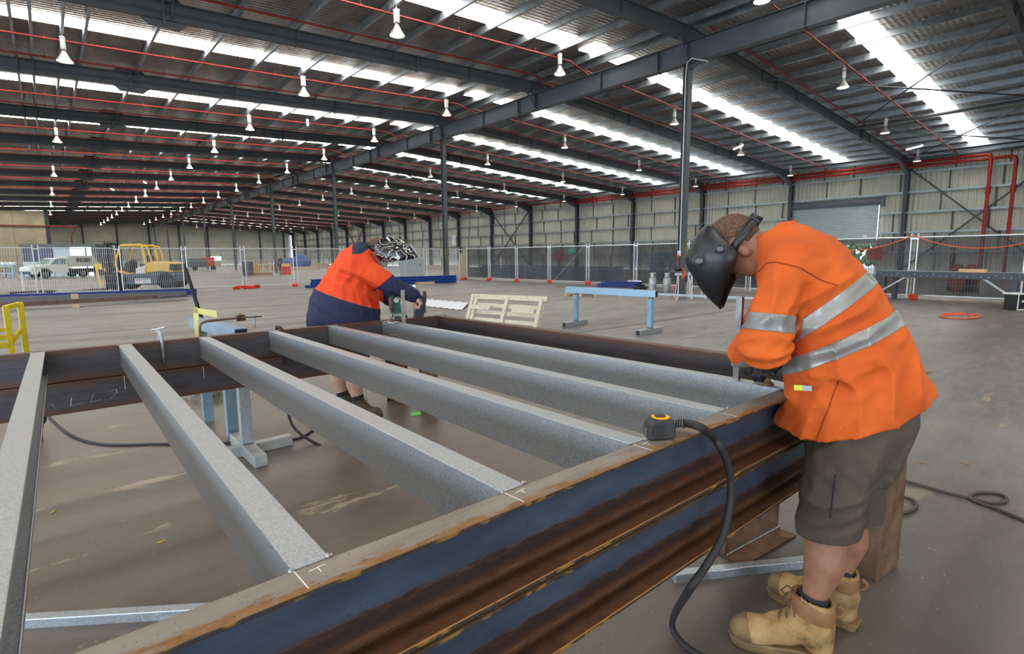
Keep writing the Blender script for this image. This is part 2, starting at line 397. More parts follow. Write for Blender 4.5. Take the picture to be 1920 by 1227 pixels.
for z in GZ:
    for a, b in ((YN, dy0-.1), (dy1+.1, YE)) if z < 5.2 else ((YN, YE),):
        mb = MB(); mb.box(XW+.03, XW+.23, a, b, z, z+.012); mb.box(XW+.03, XW+.045, a, b, z-.06, z+.07)
        structure(mb.build('wall_girt', m_purlin))
for y in raf_y:
    mb = MB(); mb.prism([(XW-.12+q[1]-.12, y+q[0]) for q in IB(.26, .4, .016, .012)], 0.0, rb(XW)-.4, 'z')
    structure(mb.build('wall_column', m_paintdk))
# sheet joints that read as dark uprights between the girts
mb = MB(); r2 = random.Random(3)
for y in np.arange(-20, YE, 2.62):
    for i, (a, b) in enumerate(zip((0,)+GZ, GZ+(8.2,))):
        yy = y+r2.uniform(-.5, .5)
        if dy0-.3 < yy < dy1+.3 and a < 5.2: continue
        mb.box(XW+.17, XW+.24, yy-.035, yy+.035, a, b)
structure(mb.build('trim_1', m_paintdk))
for z in (1.6, 3.4, 5.2, 7.0):
    mb = MB(); mb.box(XL, XW, YE+.02, YE+.2, z, z+.08); structure(mb.build('wall_girt', m_purlin))
for x in np.arange(-22, 46, 5.6):
    mb = MB(); mb.box(x-.16, x+.16, YE-.2, YE+.15, 0, rb(x)-.1); structure(mb.build('wall_column', m_paintdk))
# cross bracing in some wall bays
for k in (3, 4+5, 4+11):
    a, b = raf_y[k]+.2, raf_y[k+1]-.2
    mb = MB(); mb.bar((XW-.1, a, .4), (XW-.1, b, 7.3), .1, .1); mb.bar((XW+.0, b, .4), (XW+.0, a, 7.3), .1, .1)
    structure(mb.build('wall_brace', m_paintdk))
for k in (3, 8):
    a, b = raf_y[k]+.1, raf_y[k+1]-.1
    for x0, x1 in ((34.5, 45.5), (24, 34.5)):
        mb = MB(); z = lambda x: rb(x)-.3
        mb.tube([(x0, a, z(x0)), (x1, b, z(x1))], .035, 6); mb.tube([(x1, a, z(x1)), (x0, b, z(x0))], .035, 6)
        mb.tube([(x1, a, z(x1)), (x1, b, z(x1))], .08, 8); structure(mb.build('roof_brace', m_paintdk))
# roller door, part raised, and the daylight yard beyond
d = empty('door_1', (XW+.12, (dy0+dy1)/2, 0)); d['kind'] = 'structure'
mb = MB(); h = (dy1-dy0)/2
prof = []
for i in range(60):
    z = 2.2+i*.05; prof += [(.0 if i % 2 else .03, z)]
mb.prism([(p[0], p[1]) for p in prof]+[(.06, 5.15), (.06, 2.2)], -h, h, 'y')
mb.build('door_curtain', mat('roller_door_sheet', (.40, .47, .49), .45, .2), d)
mb = MB(); mb.lathe([(.28, -h-.1), (.28, h+.1)], 16, (.1, 0, 5.3), 'y'); mb.box(-.1, .3, -h-.35, -h-.1, 4.9, 5.7); mb.box(-.1, .3, h+.1, h+.3, 4.9, 5.7)
mb.build('door_drum', m_paint, d, smooth=True)
mb = MB(); mb.box(-.06, -.03, -h+.6, -h+.9, 2.65, 2.85); mb.build('door_sign', m_white, d)
mb = MB(); mb.box(XW+.3, XW+60, -30, 60, -.35, -.05); mb.box(XL-40, XL-.3, -40, 90, -.35, -.05); mb.box(XL, XW, YN-40, YN-.3, -.35, -.05)
structure(mb.build('ground', mat('yard_gravel', (.35, .33, .3), .9, noise=.3)))
mb = MB(); r3 = random.Random(5)
for i in range(420):
    y = r3.uniform(4, 34); z = r3.uniform(.3, 2.6); x = XW+12+r3.uniform(0, 2.5); q = r3.uniform(.15, .4)
    mb.ball((x, y, z), q, 5)
tag(mb.build('hedge', mat('hedge_leaves', (.09, .15, .05), .8, noise=.6, nscale=4, bump=1, bscale=8), fix=False), 'green hedge in daylight beyond the raised roller door', 'hedge', kind='stuff')
# ================================================================ sprinkler pipes
def pipe(name, pts, r, label, group=None, n=8, joints=None):
    mb = MB(); mb.tube(pts, r, n)
    for j in joints or []: mb.tube([j[0], j[1]], r*1.45, n)
    return tag(mb.build(name, m_red, smooth=True), label, 'pipe', group)
ORD = ['first', 'second', 'third', 'fourth', 'fifth', 'sixth', 'seventh', 'eighth', 'ninth', 'tenth']
for k in range(-1, 16):
    ya = Y0+BAY*k
    for j, off in enumerate((4.62, 6.75)):
        y0_ = ya+off
        for side in (0, 1):
            if k < 0 and side == 0: continue
            y = y0_+(.45 if side else 0)
            if side == 0: a, b = -8.0 if k < 8 else 1.0, XR-.2
            else: a, b = XR+.2, XW-.5
            z = lambda x: rb(x)-.13
            pts = [(a+(b-a)*i/6, y, z(a+(b-a)*i/6)) for i in range(7)]
            if side == 0: pts[-1] = (XR-1.2, y, z(XR-1.2)); pts.append((XR-.1, y, 9.02))
            else:
                pts[-1] = (XW-.55, y, z(XW-.55)); pts.append((XW-.45, y, z(XW)-.05)); pts.append((XW-.45, y, 7.75))
            w = 'left' if side == 0 else 'right'
            where = 'beside the skylight strip' if j == 0 else 'running close to the next rafter'
            slope = ('on the roof slope left of the long girder', 'on the roof slope down to the side wall')[side]
            if k < 5:
                lab = 'thin red sprinkler pipe %s, %s bay back, %s' % (where, ORD[k+1], ('left slope', 'right slope')[side]); g = 'red sprinkler pipes under the roof'
            else:
                lab = 'thin red sprinkler pipe in a far bay, ' + ('left slope', 'right slope')[side]; g = 'far red sprinkler pipes, '+('left slope', 'right slope')[side]
            mb = MB(); mb.tube(pts, .034, 6)
            if k < 5:
                for x in np.arange(a+1.5, b, 1.78*2): mb.tube([(x-.03, y, z(x)), (x+.03, y, z(x))], .05, 6); mb.tube([(x, y, z(x)), (x, y, z(x)+.15)], .008, 4)
            tag(mb.build('sprinkler_pipe', m_red, smooth=True), lab, 'pipe', g)
hx = XW-.55
for z, ya, yb, x, lab in ((7.72, 6.6, 46, hx, 'upper thick red water main along the side wall'), (7.44, 5.4, 43.2, hx-.02, 'lower thick red water main along the side wall'), (7.74, 46, 138, hx+.1, 'thinner far run of the red water main along the side wall')):
    mb = MB(); r = .105 if ya < 40 else .06
    pts = [(x, ya, z), (x, yb, z)]
    if ya < 40: pts = [(x-.05, ya, .02), (x-.05, ya, z-.25), (x, ya+.08, z-.05), (x, ya+.3, z)]+pts[1:]
    mb.tube(pts, r, 12)
    for yy in np.arange(ya+1.5, yb, 3.9): mb.tube([(x, yy, z), (x, yy+.12, z)], r*1.22, 12)
    if ya < 40: mb.tube([(x-.05, ya, 5.2), (x-.05, ya, 5.7)], r*1.35, 12); mb.tube([(x-.05, ya, 3.2), (x-.05, ya, 3.3)], r*1.3, 12)
    tag(mb.build('water_main', m_red, smooth=True), lab, 'pipe', 'red water mains on the side wall')
pipe('water_main', [(hx, 1, 7.2), (hx, 5.0, 7.2), (hx, 5.0, 7.6)], .09, 'short red pipe branch at the near right corner under the roof', 'red water mains on the side wall')
pipe('drop_pipe', [(-8, 103.8, 6.4), (3.9, 103.8, 6.4), (3.9, 110, 6.4), (4.2, 138.5, 6.2), (4.2, 138.5, 0.0)], .09, 'red pipe across the concrete wall, dropping down the end wall')

# ================================================================ hanging high bay lamps
def make_lamp(glow=True):
    root = empty('high_bay_lamp')
    b = MB(); b.box(-.09, .09, -.07, .07, .42, .86); b.box(-.1, .1, -.08, .08, .82, .88); b.tube([(0, 0, .3), (0, 0, .42)], .05, 8); b.build('gear_box', m_lampbox, root, bevel=.01)
    s = MB(); s.lathe([(.07, .36), (.10, .30), (.15, .2), (.22, .09), (.27, 0.0), (.262, 0.0), (.21, .09), (.14, .2), (.09, .29), (.0, .31)], 20); s.build('reflector', m_shade, root, smooth=True, fix=False)
    g = MB(); g.lathe([(.0, .012), (.12, .018), (.245, .03), (.12, .075), (0, .1)], 16); g.build('lens', m_bulb if glow else m_shade, root, smooth=True)
    h = MB(); h.tube([(0, 0, .88), (0, 0, 1.05)], .012, 5); h.lathe([(.0, 1.05), (.03, 1.06), (.0, 1.1)], 6); h.build('hook', m_steel, root)
    return root
lp = make_lamp(); first = True; nl = 0
cols = [(-6.8, 4.3), (1.05, 4.3), (8.75, 4.3), (15.87, 4.3), (25.47, 5.3), (34.37, 6.1), (43.27, 6.6)]
NAMEX = {-6.8: 'far left row', 1.05: 'left row', 8.75: 'middle row of the left slope', 15.87: 'row beside the long girder', 25.47: 'first row right of the girder', 34.37: 'middle row of the right slope', 43.27: 'row nearest the side wall'}
bayname = {-1: 'nearest bay', 0: 'bay of the first column', 1: 'second bay back', 2: 'third bay back', 3: 'fourth bay back', 4: 'fifth bay back'}
for k in range(-1, 16):
    for x, oy in cols:
        y = Y0+BAY*k+oy
        if k == -1 and x < 10: continue
        if x == -6.8 and k < 9: continue
        if x < 2 and (k > 11 or k % 2 == 0): continue
        o = lp if first else copy_tree(lp); first = False
        z = rb(x)-.87; o.scale = (.86, .86, .86)
        o.location = (x, y, z); o.rotation_euler = (0, 0, random.uniform(0, PI)); nl += 1
        if k <= 4: o['label'] = 'bell shaped hanging lamp, %s, %s' % (NAMEX[x], bayname[k]); o['group'] = 'high bay lamps'
        else: o['label'] = 'small distant bell lamp, %s, beyond the fifth bay' % NAMEX[x]; o['group'] = 'distant high bay lamps, '+NAMEX[x]
        o['category'] = 'lamp'
# fluorescent battens
for (x, y, rz, lab) in ((33.6, 17.0, .9, 'glowing tube light beside a bell lamp, middle right slope'), (40.5, 9.4, .9, 'glowing tube light under the near right skylight'), (11.2, 29.5, 1.2, 'tube light hanging by the third left skylight'),
                        (7.5, 60, 1.3, 'lit tube light in the far left roof'), (5.6, 67, 1.3, 'small lit tube light furthest back in the left roof'), (30, 45, .9, 'lit tube light over the middle of the right slope')):
    e = empty('tube_light', (x, y, rb(x)-.55), rz, lab, 'lamp', 'tube lights')
    b = MB(); b.box(-.62, .62, -.06, .06, .03, .09); b.tube([(-.5, 0, .09), (-.5, 0, .6)], .008, 4); b.tube([(.5, 0, .09), (.5, 0, .6)], .008, 4); b.build('batten', m_white, e)
    b = MB(); b.tube([(-.6, 0, 0), (.6, 0, 0)], .04, 8); b.build('tube', m_tube, e, smooth=True)

# ================================================================ temporary fencing
m_fence = mat('galv_fence_tube', (.74, .77, .80), .35, .3)
m_cloth, t = newmat('black_shade_cloth', .8)
t.set('Base Color', (.035, .036, .042, 1))
t.set('Alpha', t.ramp(t.noise(.8, (1, 1, .4), 6, rough=.6), [(.35, V1(.66)), (.6, V1(.80)), (.75, V1(.92))]))
def panel(a, b, label, group, wo=0.0):
    a, b = Vector((*a, 0)), Vector((*b, 0)); d = b-a; L = d.length; rz = math.atan2(d.y, d.x)
    e = empty('temporary_fence', a, rz, label, 'fence', group)
    f = MB(); z0, z1 = .12, 2.0
    for x in (.09, L-.09): f.tube([(x, 0, .02), (x, 0, 2.12)], .025, 6)
    f.tube([(.09, 0, z1), (L-.09, 0, z1)], .019, 6); f.tube([(.09, 0, z0), (L-.09, 0, z0)], .019, 6)
    f.build('frame', m_fence, e, smooth=True)
    w = MB()
    nw = max(3, int((L-.2)/.075))
    for i in range(1, nw):
        x = .09+(L-.18)*i/nw; w.box(x-.0045, x+.0045, wo-.0045, wo+.0045, z0, z1)
    for z in (.45, .8, 1.4, 1.75): w.box(.09, L-.09, wo-.004, wo+.004, z-.003, z+.003)
    w.build('wire_mesh', m_fence, e)
    c = MB(); c.box(L-.12, L+.12, -.03, .03, 1.93, 1.99); c.build('clamp', m_fence, e)
    return e
LF = [(-9.4, 28.3), (-7.0, 28.4), (-4.6, 28.5), (-2.6, 28.9), (-.3, 29.3), (2.44, 29.9), (5.04, 30.0), (7.59, 29.75), (10.1, 29.5), (12.69, 29.4), (15.4, 29.35), (18.1, 29.3), (20.77, 29.25)]
RF = [(21.05, 29.0), (21.1, 26.6), (21.2, 24.1), (21.35, 21.5), (21.5, 18.78), (21.5, 15.75), (21.5, 13.0), (21.5, 10.2), (21.5, 7.5), (21.5, 4.76), (21.45, 2.0), (21.4, -.8)]
seen = ['at the far left edge', 'in front of the white utility', 'in front of the forklift mast', 'in front of the forklift body', 'right of the forklift', 'left of the orange and navy shirt', 'behind the orange and navy shirt', 'behind the grey steel cabinet', 'around the second column', 'ending at the shade cloth corner']
for i in range(2, len(LF)-1):
    panel(LF[i], LF[i+1], 'wire temporary fence panel ' + seen[i-2], 'long run of temporary fence panels')
rl = ['at the corner, behind the darkest cloth', 'second from the corner, under cloth', 'third from the corner, under cloth', 'fourth from the corner, under cloth', 'fifth from the corner, over the blue channels', 'sixth from the corner, behind the gas bottles', 'behind the first column and saw stands', 'behind the bent orange shirt', 'just right of the orange shirt', 'behind the long steel bench', 'at the right edge of the yard']
for i in range(len(RF)-1):
    panel(RF[i], RF[i+1], 'temporary fence panel ' + rl[i], 'cloth covered temporary fence panels', .045)
# cloth tied over the right hand run
cl = ['dark doubled piece beside the corner post', 'piece with a torn gap near the corner', 'loose piece sagging along its lower edge', 'piece with a long diagonal crease', 'piece behind the gas bottles', 'piece behind the first column', 'piece hidden behind the bent worker', 'piece hanging left of the long bench', 'piece behind the long steel bench', 'piece at the right edge with gathered folds', '']
for i in range(10):
    a, b = Vector((*RF[i], 0)), Vector((*RF[i+1], 0)); d = b-a; L = d.length; dn = d.normalized(); nn = Vector((dn.y, -dn.x, 0))*-1
    rr = random.Random(i); mb = MB(); NX, NZ = 40, 16; ph = rr.uniform(0, 6)
    vs = []
    for ix in range(NX+1):
        for iz in range(NZ+1):
            u, v = ix/NX, iz/NZ
            off = -.035-.03*abs(math.sin(u*17+ph+v*2.5))*(.3+v*(1-v)*2)
            if i == 3: off -= .10*math.exp(-((u-.1-v*.8)/.04)**2)
            sag = .05*math.sin(u*PI*3+ph)**2 if iz == 0 else 0
            p = a+dn*(L*(.01+.98*u))+nn*(-.45*(off+.035)+.003)+Vector((0, 0, .10+1.9*v+sag))
            vs.append(p)
    fs = [(ix*(NZ+1)+iz, (ix+1)*(NZ+1)+iz, (ix+1)*(NZ+1)+iz+1, ix*(NZ+1)+iz+1) for ix in range(NX) for iz in range(NZ) if not (i == 1 and 16 < ix < 18 and 4 < iz < 12)]
    mb.add(vs, fs)
    o = mb.build('shade_cloth', m_cloth, smooth=True, fix=False)
    tag(o, 'black see-through shade cloth, ' + cl[i], 'cloth', 'black shade cloths tied to the fence')
# red feet
def foot(loc, rz, label):
    mb = MB()
    prof = [(-.38, 0), (-.14, 0), (-.08, .06), (.08, .06), (.14, 0), (.38, 0), (.40, .08), (.34, .15), (.1, .17), (-.1, .17), (-.34, .15), (-.40, .08)]
    mb.prism(prof, -.12, .12, 'y')
    o = mb.build('ballast_block', m_plastred, bevel=.02, loc=loc, rz=rz); return tag(o, label, 'fence foot', 'red plastic fence feet')
for p, a, lab in (((7.3, 28.9, 0), .1, 'red fence foot left of the worker in orange and navy, largest'), ((8.0, 29.2, 0), .9, 'red fence foot touching the largest one'), (LF[8]+(0,), 1.2, 'red fence foot just left of the blue channel pile'), ((20.6, 28.6, 0), .7, 'red fence foot at the corner of the cloth fence'),
                  (RF[1]+(0,), .8, 'red fence foot second from the cloth fence corner'), (RF[2]+(0,), .8, 'red fence foot third from the cloth fence corner'), (RF[3]+(0,), .8, 'red fence foot right of the second fence post of the cloth'), (RF[4]+(0,), .8, 'red fence foot above the left end of the blue trestle'),
                  ((21.2, 13.2, 0), .3, 'red fence foot behind the gas bottles'), ((20.9, 10.9, 0), .5, 'red fence foot behind the saw stand legs'), ((20.4, 8.8, 0), .3, 'red fence foot beside the hanging welding helmet'), (RF[9]+(0,), .2, 'red fence foot under the long steel bench, right of the orange shirt')):
    p = (p[0]-.12, p[1]-.12, 0) if len(p) == 3 else p
    foot(p, a, lab)
# orange lead slung along the fence on the right
pts = []
A, B, D = Vector((21.3, 8.2, 1.85)), Vector((21.3, 4.76, 2.06)), Vector((21.3, 1.2, 2.12))
for P, Q, s in ((A, B, .42), (B, D, .52)):
    for i in range(17):
        u = i/16; q = P.lerp(Q, u); q.z -= s*4*u*(1-u)*.9; pts.append(q)
mb = MB(); mb.tube(pts, .016, 6); tag(mb.build('extension_cord', mat('orange_cord', srgb(235, 95, 50), .5), smooth=True), 'orange extension cord looped along the top of the cloth fence', 'cord')
mb = MB(); c0 = gp(1797, 594, .02)
for j in range(3):
    q = [(c0.x+math.cos(a)*(.55+.1*j)+.1*j, c0.y+math.sin(a)*(.25+.05*j), .02+.004*j) for a in np.linspace(0, 6.0, 28)]
    mb.tube(q, .012, 6)
tag(mb.build('extension_cord', MATS['orange_cord'], smooth=True), 'orange cord coiled on the floor right of the bent worker', 'cord')
# yellow and black tape on columns
for yy, lab in ((Y0, 'yellow and black tape round the first column'), (Y0+2*BAY, 'yellow and black tape round the second column')):
    mb = MB(); r5 = random.Random(2)
    for j in range(7):
        z = 1.75+.09*(j % 3)-(.4 if j > 4 else 0); a = r5.uniform(-.1, .1)
        for i in range(8):
            x0 = XR-.14+.035*i
            mb.cur = i % 2; mb.add([(x0, yy-.135, z+.04*i/2+a), (x0+.035, yy-.135, z+.04*(i+1)/2+a), (x0+.035, yy-.135, z+.04*(i+1)/2+a+.04), (x0, yy-.135, z+.04*i/2+a+.04)], [(0, 1, 2, 3)]) if j % 3 == 0 or j == 5 else None
    tag(mb.build('hazard_tape', [m_yellow, m_black]), lab, 'tape')
# power conduit and outlet on the first column
e = empty('power_outlet', (XR-.19, Y0-.02, 1.55), 0, 'white power outlet and conduit on the first grey column', 'outlet')
mb = MB(); mb.box(-.05, .0, -.06, .06, -.1, .1); mb.build('socket_box', m_white, e, bevel=.008)
mb = MB(); mb.tube([(0.02, 0, .1), (.02, 0, 6.3), (.0, -.05, 6.7), (-.12, -.3, 6.75), (-.05, -.9, 6.5)], .018, 6); mb.build('conduit', m_white, e, smooth=True)
mb = MB(); mb.box(-.075, -.05, -.03, .03, -.09, -.03); mb.tube([(-.06, 0, -.08), (-.09, .02, -.5), (-.05, -.05, -1.0), (-.1, -.02, -1.5)], .01, 5); mb.build('orange_plug', MATS['orange_cord'], e)
mb = MB(); mb.box(XR-.16, XR+.1, Y0+2*BAY-.20, Y0+2*BAY-.15, 3.25, 3.75)
# ================================================================ the steel frame being welded
FM = Matrix.Translation((0, .893, .97)) @ Matrix.Rotation(-.012, 4, 'Z') @ Matrix.Rotation(-.0082, 4, 'X')
FL = 3.43                                         # clear length of the joists
def channel_mesh(L0, L1, h=.2, b=.075, tf=.012, tw=.007, thick_toe=.009):
    # section in (y, z): flat back at y = 0, flanges towards -y, fillets inside
    P = [(0, 0), (0, -h), (-b, -h), (-b, -h+thick_toe)]
    for i in range(5): a = i/4*PI/2; P.append((-tw-.014+.014*math.sin(a), -h+tf+.014-.014*math.cos(a)))
    for i in range(5): a = i/4*PI/2; P.append((-tw-.014+.014*math.cos(a), -tf-.014+.014*math.sin(a)))
    P += [(-b, -thick_toe), (-b, 0)]
    mb = MB(); n = 8
    mb.prism(P, L0, L1, 'x'); return mb
def channel(name, L0, L1, M, label, m=None):
    mb = channel_mesh(L0, L1); o = mb.build(name, m or m_mill, bevel=.0015, M=M)
    return tag(o, label, 'steel channel')
# front pair: the flat back faces the joists, flanges point at the viewer
channel('steel_channel', -1.2, 2.80, FM @ Matrix.Translation((0, 0, 0)), 'rust-edged blue-black steel channel in front, carrying the tape measure, upper of two')
channel('steel_channel', -1.2, 4.15, FM @ Matrix.Translation((0, 0.002, -.210)), 'lower steel channel directly beneath the front one with the tape measure')
RB = Matrix.Rotation(PI, 4, 'Z')
channel('steel_channel', -2.83, 1.9, FM @ Matrix.Translation((0, FL, 0)) @ RB, 'dark steel channel across the far end of the joists, upper of two', m_millback)
channel('steel_channel', -2.02, 1.9, FM @ Matrix.Translation((0, FL, -.206)) @ RB, 'dark steel channel marked in chalk, below the far end one', m_millback)
RS = Matrix.Rotation(PI/2, 4, 'Z')
channel('steel_channel', .01, FL-.01, FM @ Matrix.Translation((2.715, 0, 0)) @ RS, 'brown steel channel closing the right side of the frame', m_millback)
# joists
JX = [-.165, .268, .732, 1.2, 1.667, 2.148]
jl = ['leftmost galvanised joist, its open side and lower lip facing the camera', 'galvanised joist second from the left, ending nearest the camera', 'galvanised joist third from the left', 'galvanised joist fourth from the left, ending beside the tape measure', 'galvanised joist fifth from the left', 'galvanised joist rightmost, clamped at both ends']
CZ = [(0, 0), (.066, 0), (.066, -.016), (.0620, -.016), (.0620, -.004), (.004, -.004), (.004, -.146), (.0620, -.146), (.0620, -.134), (.066, -.134), (.066, -.15), (0, -.15)]
for i, x in enumerate(JX):
    mb = MB(); mb.prism([(q[0], q[1]) for q in CZ], .002, FL-.002, 'y')
    e = tag(mb.build('steel_joist', m_galv, bevel=.0026, M=FM @ Matrix.Translation((x, 0, .001))), jl[i], 'joist', 'galvanised joists of the frame')
    w = MB(); r6 = random.Random(i)
    for (dx, dz, yy) in ((0, .0, FL-.004), (.0, -.14, FL-.004), (.066, .0, FL-.004), (.0, .0, .002), (.066, 0, .002)):
        for q in range(3): w.ball((dx+r6.uniform(-.004, .004), yy+r6.uniform(-.003, .003), dz+r6.uniform(-.003, .003)), .004, 6)
    w.build('weld_bead', m_steel, e, smooth=True)['kind'] = 'stuff'
# chalk marks belong to the channels
m_chalk = mat('chalk', (.75, .75, .74), .9)
def stroke(mb, pts, w=.002):
    for a, b in zip(pts, pts[1:]):
        a, b = Vector(a), Vector(b); d = (b-a).normalized()
        mb.bar(a-d*.001, b+d*.001, w, .0006)
fr = [o for o in bpy.data.objects if o.name.startswith('steel_channel')]
mb = MB()
for x in JX[1:]:
    stroke(mb, [(x+.002, -.004, .0006), (x+.004, -.066, .0006)])
    if x < 1.3: stroke(mb, [(x+.037, -.018, .0006), (x+.037, -.034, .0006)]); stroke(mb, [(x+.022, -.02, .0006), (x+.05, -.016, .0006)])
o = mb.build('chalk_mark', m_chalk); o.parent = fr[0]; o['label'] = 'white chalk set-out lines'
mb = MB()
def back(x, z): return (-x, -.0002+.0006, z)
B2 = fr[3]
def L3(pts): stroke(mb, [(-p[0], .0006, p[1]) for p in pts], .003)
x0 = .02
L3([(x0-.12, -.12), (x0-.10, -.16)])
L3([(x0-.02, -.10), (x0-.03, -.15), (x0+.03, -.145)]); L3([(x0+.09, -.09), (x0+.07, -.145), (x0+.13, -.14)]); L3([(x0+.17, -.09), (x0+.21, -.085), (x0+.21, -.11), (x0+.17, -.145)])
for x in JX[1:3]: L3([(x+.01, -.0), (x+.01, -.09)])
o = mb.build('chalk_mark', m_chalk); o.parent = B2
mb = MB(); L3([(.50, -.13), (.515, -.09), (.525, -.12)])
o = mb.build('chalk_mark', m_chalk); o.parent = fr[2]
# supports under the frame: welded I sections and stands
def isec(name, loc, rz, L, h, w, label, m=m_rusty, tilt=0, grp=None):
    mb = MB(); mb.prism(IB(w, h, .01, .008), -L/2, L/2, 'y')
    o = mb.build(name, m, bevel=.002, loc=loc, rz=rz); return tag(o, label, 'steel support', grp)
# ================================================================ organic surfaces from distance fields
def A3(*p): return np.array(p, float)
def rc(a, b, ra, rb_=None):
    a, b = A3(*a), A3(*b); rb2 = ra if rb_ is None else rb_
    def f(P):
        d = b-a; t = np.clip(((P-a)@d)/max(d@d, 1e-9), 0, 1)
        return np.linalg.norm(P-a-t[:, None]*d, axis=1)-(ra+(rb2-ra)*t)
    return f
def el(c, r, R=None):
    c, r = A3(*c), A3(*r)
    def f(P):
        q = P-c
        if R is not None: q = q@R
        k0 = np.linalg.norm(q/r, axis=1); k1 = np.linalg.norm(q/(r*r), axis=1)+1e-9
        return k0*(k0-1)/k1
    return f
def trunk(st, lat=(0, 1, 0)):                # st: (x, y, z, half depth, half width); ellipse sections along a bent spine
    st = np.array(st, float); lat = A3(*lat)
    def f(P):
        best = None
        for A, B in zip(st[:-1], st[1:]):
            d = B[:3]-A[:3]; t = np.clip(((P-A[:3])@d)/(d@d), 0, 1); q = P-A[:3]-t[:, None]*d
            a = A[3]+(B[3]-A[3])*t; b = A[4]+(B[4]-A[4])*t
            ql = q@lat; qr = np.sqrt(np.maximum((q*q).sum(1)-ql**2, 0))
            k = np.sqrt((ql/b)**2+(qr/a)**2)+1e-9
            dd = (k-1)*np.sqrt(ql**2+qr**2)/k
            dd = np.where(k < .02, -np.minimum(a, b), dd)
            best = dd if best is None else np.minimum(best, dd)
        return best
    return f
def chain(pts, rs, k=.02):
    fs = [rc(pts[i], pts[i+1], rs[i], rs[i+1]) for i in range(len(pts)-1)]
    def f(P):
        r = fs[0](P)
        for g in fs[1:]: r = np.minimum(r, g(P))
        return r
    return f
def smin(a, b, k):
    h = np.clip(.5+.5*(b-a)/k, 0, 1); return b+(a-b)*h-k*h*(1-h)
def union(fs, k=.02):
    def f(P):
        r = fs[0](P)
        for g in fs[1:]: r = smin(r, g(P), k)
        return r
    return f
def half(n, d):                              # keeps n.p < d
    n = A3(*n); return lambda P: P@n-d
def cut(f, *hs):
    def g(P):
        r = f(P)
        for h in hs: r = np.maximum(r, h(P))
        return r
    return g
def surf(f, lo, hi, h, relax=2):
    lo, hi = A3(*lo), A3(*hi); n = np.ceil((hi-lo)/h).astype(int)+1
    ax = [lo[i]+h*np.arange(n[i]) for i in range(3)]
    G = np.empty(tuple(n))
    for i in range(n[0]):
        Y, Z = np.meshgrid(ax[1], ax[2], indexing='ij'); P = np.stack([np.full(Y.size, ax[0][i]), Y.ravel(), Z.ravel()], 1)
        G[i] = f(P).reshape(n[1], n[2])
    I = G < 0; I[0] = I[-1] = False; I[:, 0] = I[:, -1] = False; I[:, :, 0] = I[:, :, -1] = False
    G = np.where(I, np.minimum(G, -1e-6), np.maximum(G, 1e-6))
    cnt = np.zeros(tuple(n-1)); acc = np.zeros(tuple(n-1)+(3,))
    sl = lambda o: tuple(slice(o[a], o[a]+n[a]-1) for a in range(3))
    for a in range(3):
        for o in np.ndindex(2, 2, 2):
            if o[a]: continue
            o2 = list(o); o2[a] = 1
            g0, g1 = G[sl(o)], G[sl(o2)]; m = (g0 < 0) != (g1 < 0)
            t = np.where(m, g0/(g0-g1+1e-12), 0)
            cnt += m; off = np.zeros(acc.shape); 
            for c in range(3): off[..., c] = o[c]
            off[..., a] = t; acc += off*m[..., None]
    act = cnt > 0; idx = -np.ones(act.shape, int); idx[act] = np.arange(act.sum())
    base = np.stack(np.nonzero(act), 1); V = lo+h*(base+acc[act]/cnt[act][:, None])
    F = []
    for a in range(3):
        b, c = (a+1) % 3, (a+2) % 3
        s0 = [slice(0, None)]*3; s1 = [slice(0, None)]*3; s0[a] = slice(0, n[a]-1); s1[a] = slice(1, n[a])
        g0, g1 = I[tuple(s0)], I[tuple(s1)]; m = g0 != g1
        e = np.stack(np.nonzero(m), 1); e = e[(e[:, b] > 0) & (e[:, c] > 0) & (e[:, b] < n[b]-1) & (e[:, c] < n[c]-1)]
        ins = g0[tuple(e.T)]
        def cell(db, dc):
            q = e.copy(); q[:, b] -= db; q[:, c] -= dc; return idx[tuple(q.T)]
        q = np.stack([cell(1, 1), cell(0, 1), cell(0, 0), cell(1, 0)], 1); q[~ins] = q[~ins][:, ::-1]
        F.append(q)
    F = np.concatenate(F)
    for _ in range(relax):
        s = np.zeros_like(V); c = np.zeros(len(V))
        for i in range(4):
            np.add.at(s, F[:, i], V[F[:, (i+1) % 4]]); np.add.at(c, F[:, i], 1)
            np.add.at(s, F[:, i], V[F[:, (i-1) % 4]]); np.add.at(c, F[:, i], 1)
        V = V*.5+.5*s/c[:, None]
    return V, F
def frame2(P0, F):                           # local (s forward, l left, z up) -> world
    F = Vector((F[0], F[1], 0)).normalized(); L = Vector((-F.y, F.x, 0))
    return Matrix(((F.x, L.x, 0, P0[0]), (F.y, L.y, 0, P0[1]), (0, 0, 1, 0), (0, 0, 0, 1)))
def skin(name, f, lo, hi, h, mats, M, parent=None, regions=None, planes=(), relax=2, sub=False, rule=None):
    V, F = surf(f, lo, hi, h, relax)
    me = bpy.data.meshes.new(name); me.from_pydata(V.tolist(), [], F.tolist())
    for m in (mats if isinstance(mats, (list, tuple)) else [mats]): me.materials.append(m)
    if planes:
        bm = bmesh.new(); bm.from_mesh(me)
        for co_, no_ in planes: bmesh.ops.bisect_plane(bm, geom=bm.verts[:]+bm.edges[:]+bm.faces[:], plane_co=co_, plane_no=no_, dist=1e-6)
        bm.to_mesh(me); bm.free()
    if rule:
        n = len(me.polygons); c = np.empty(n*3); me.polygons.foreach_get('center', c)
        me.polygons.foreach_set('material_index', rule(c.reshape(-1, 3)).astype(int).tolist())
    me.polygons.foreach_set('use_smooth', [True]*len(me.polygons)); me.update()
    o = bpy.data.objects.new(name, me); C.objects.link(o)
    if parent: o.parent = parent
    else: o.matrix_world = M
    return o
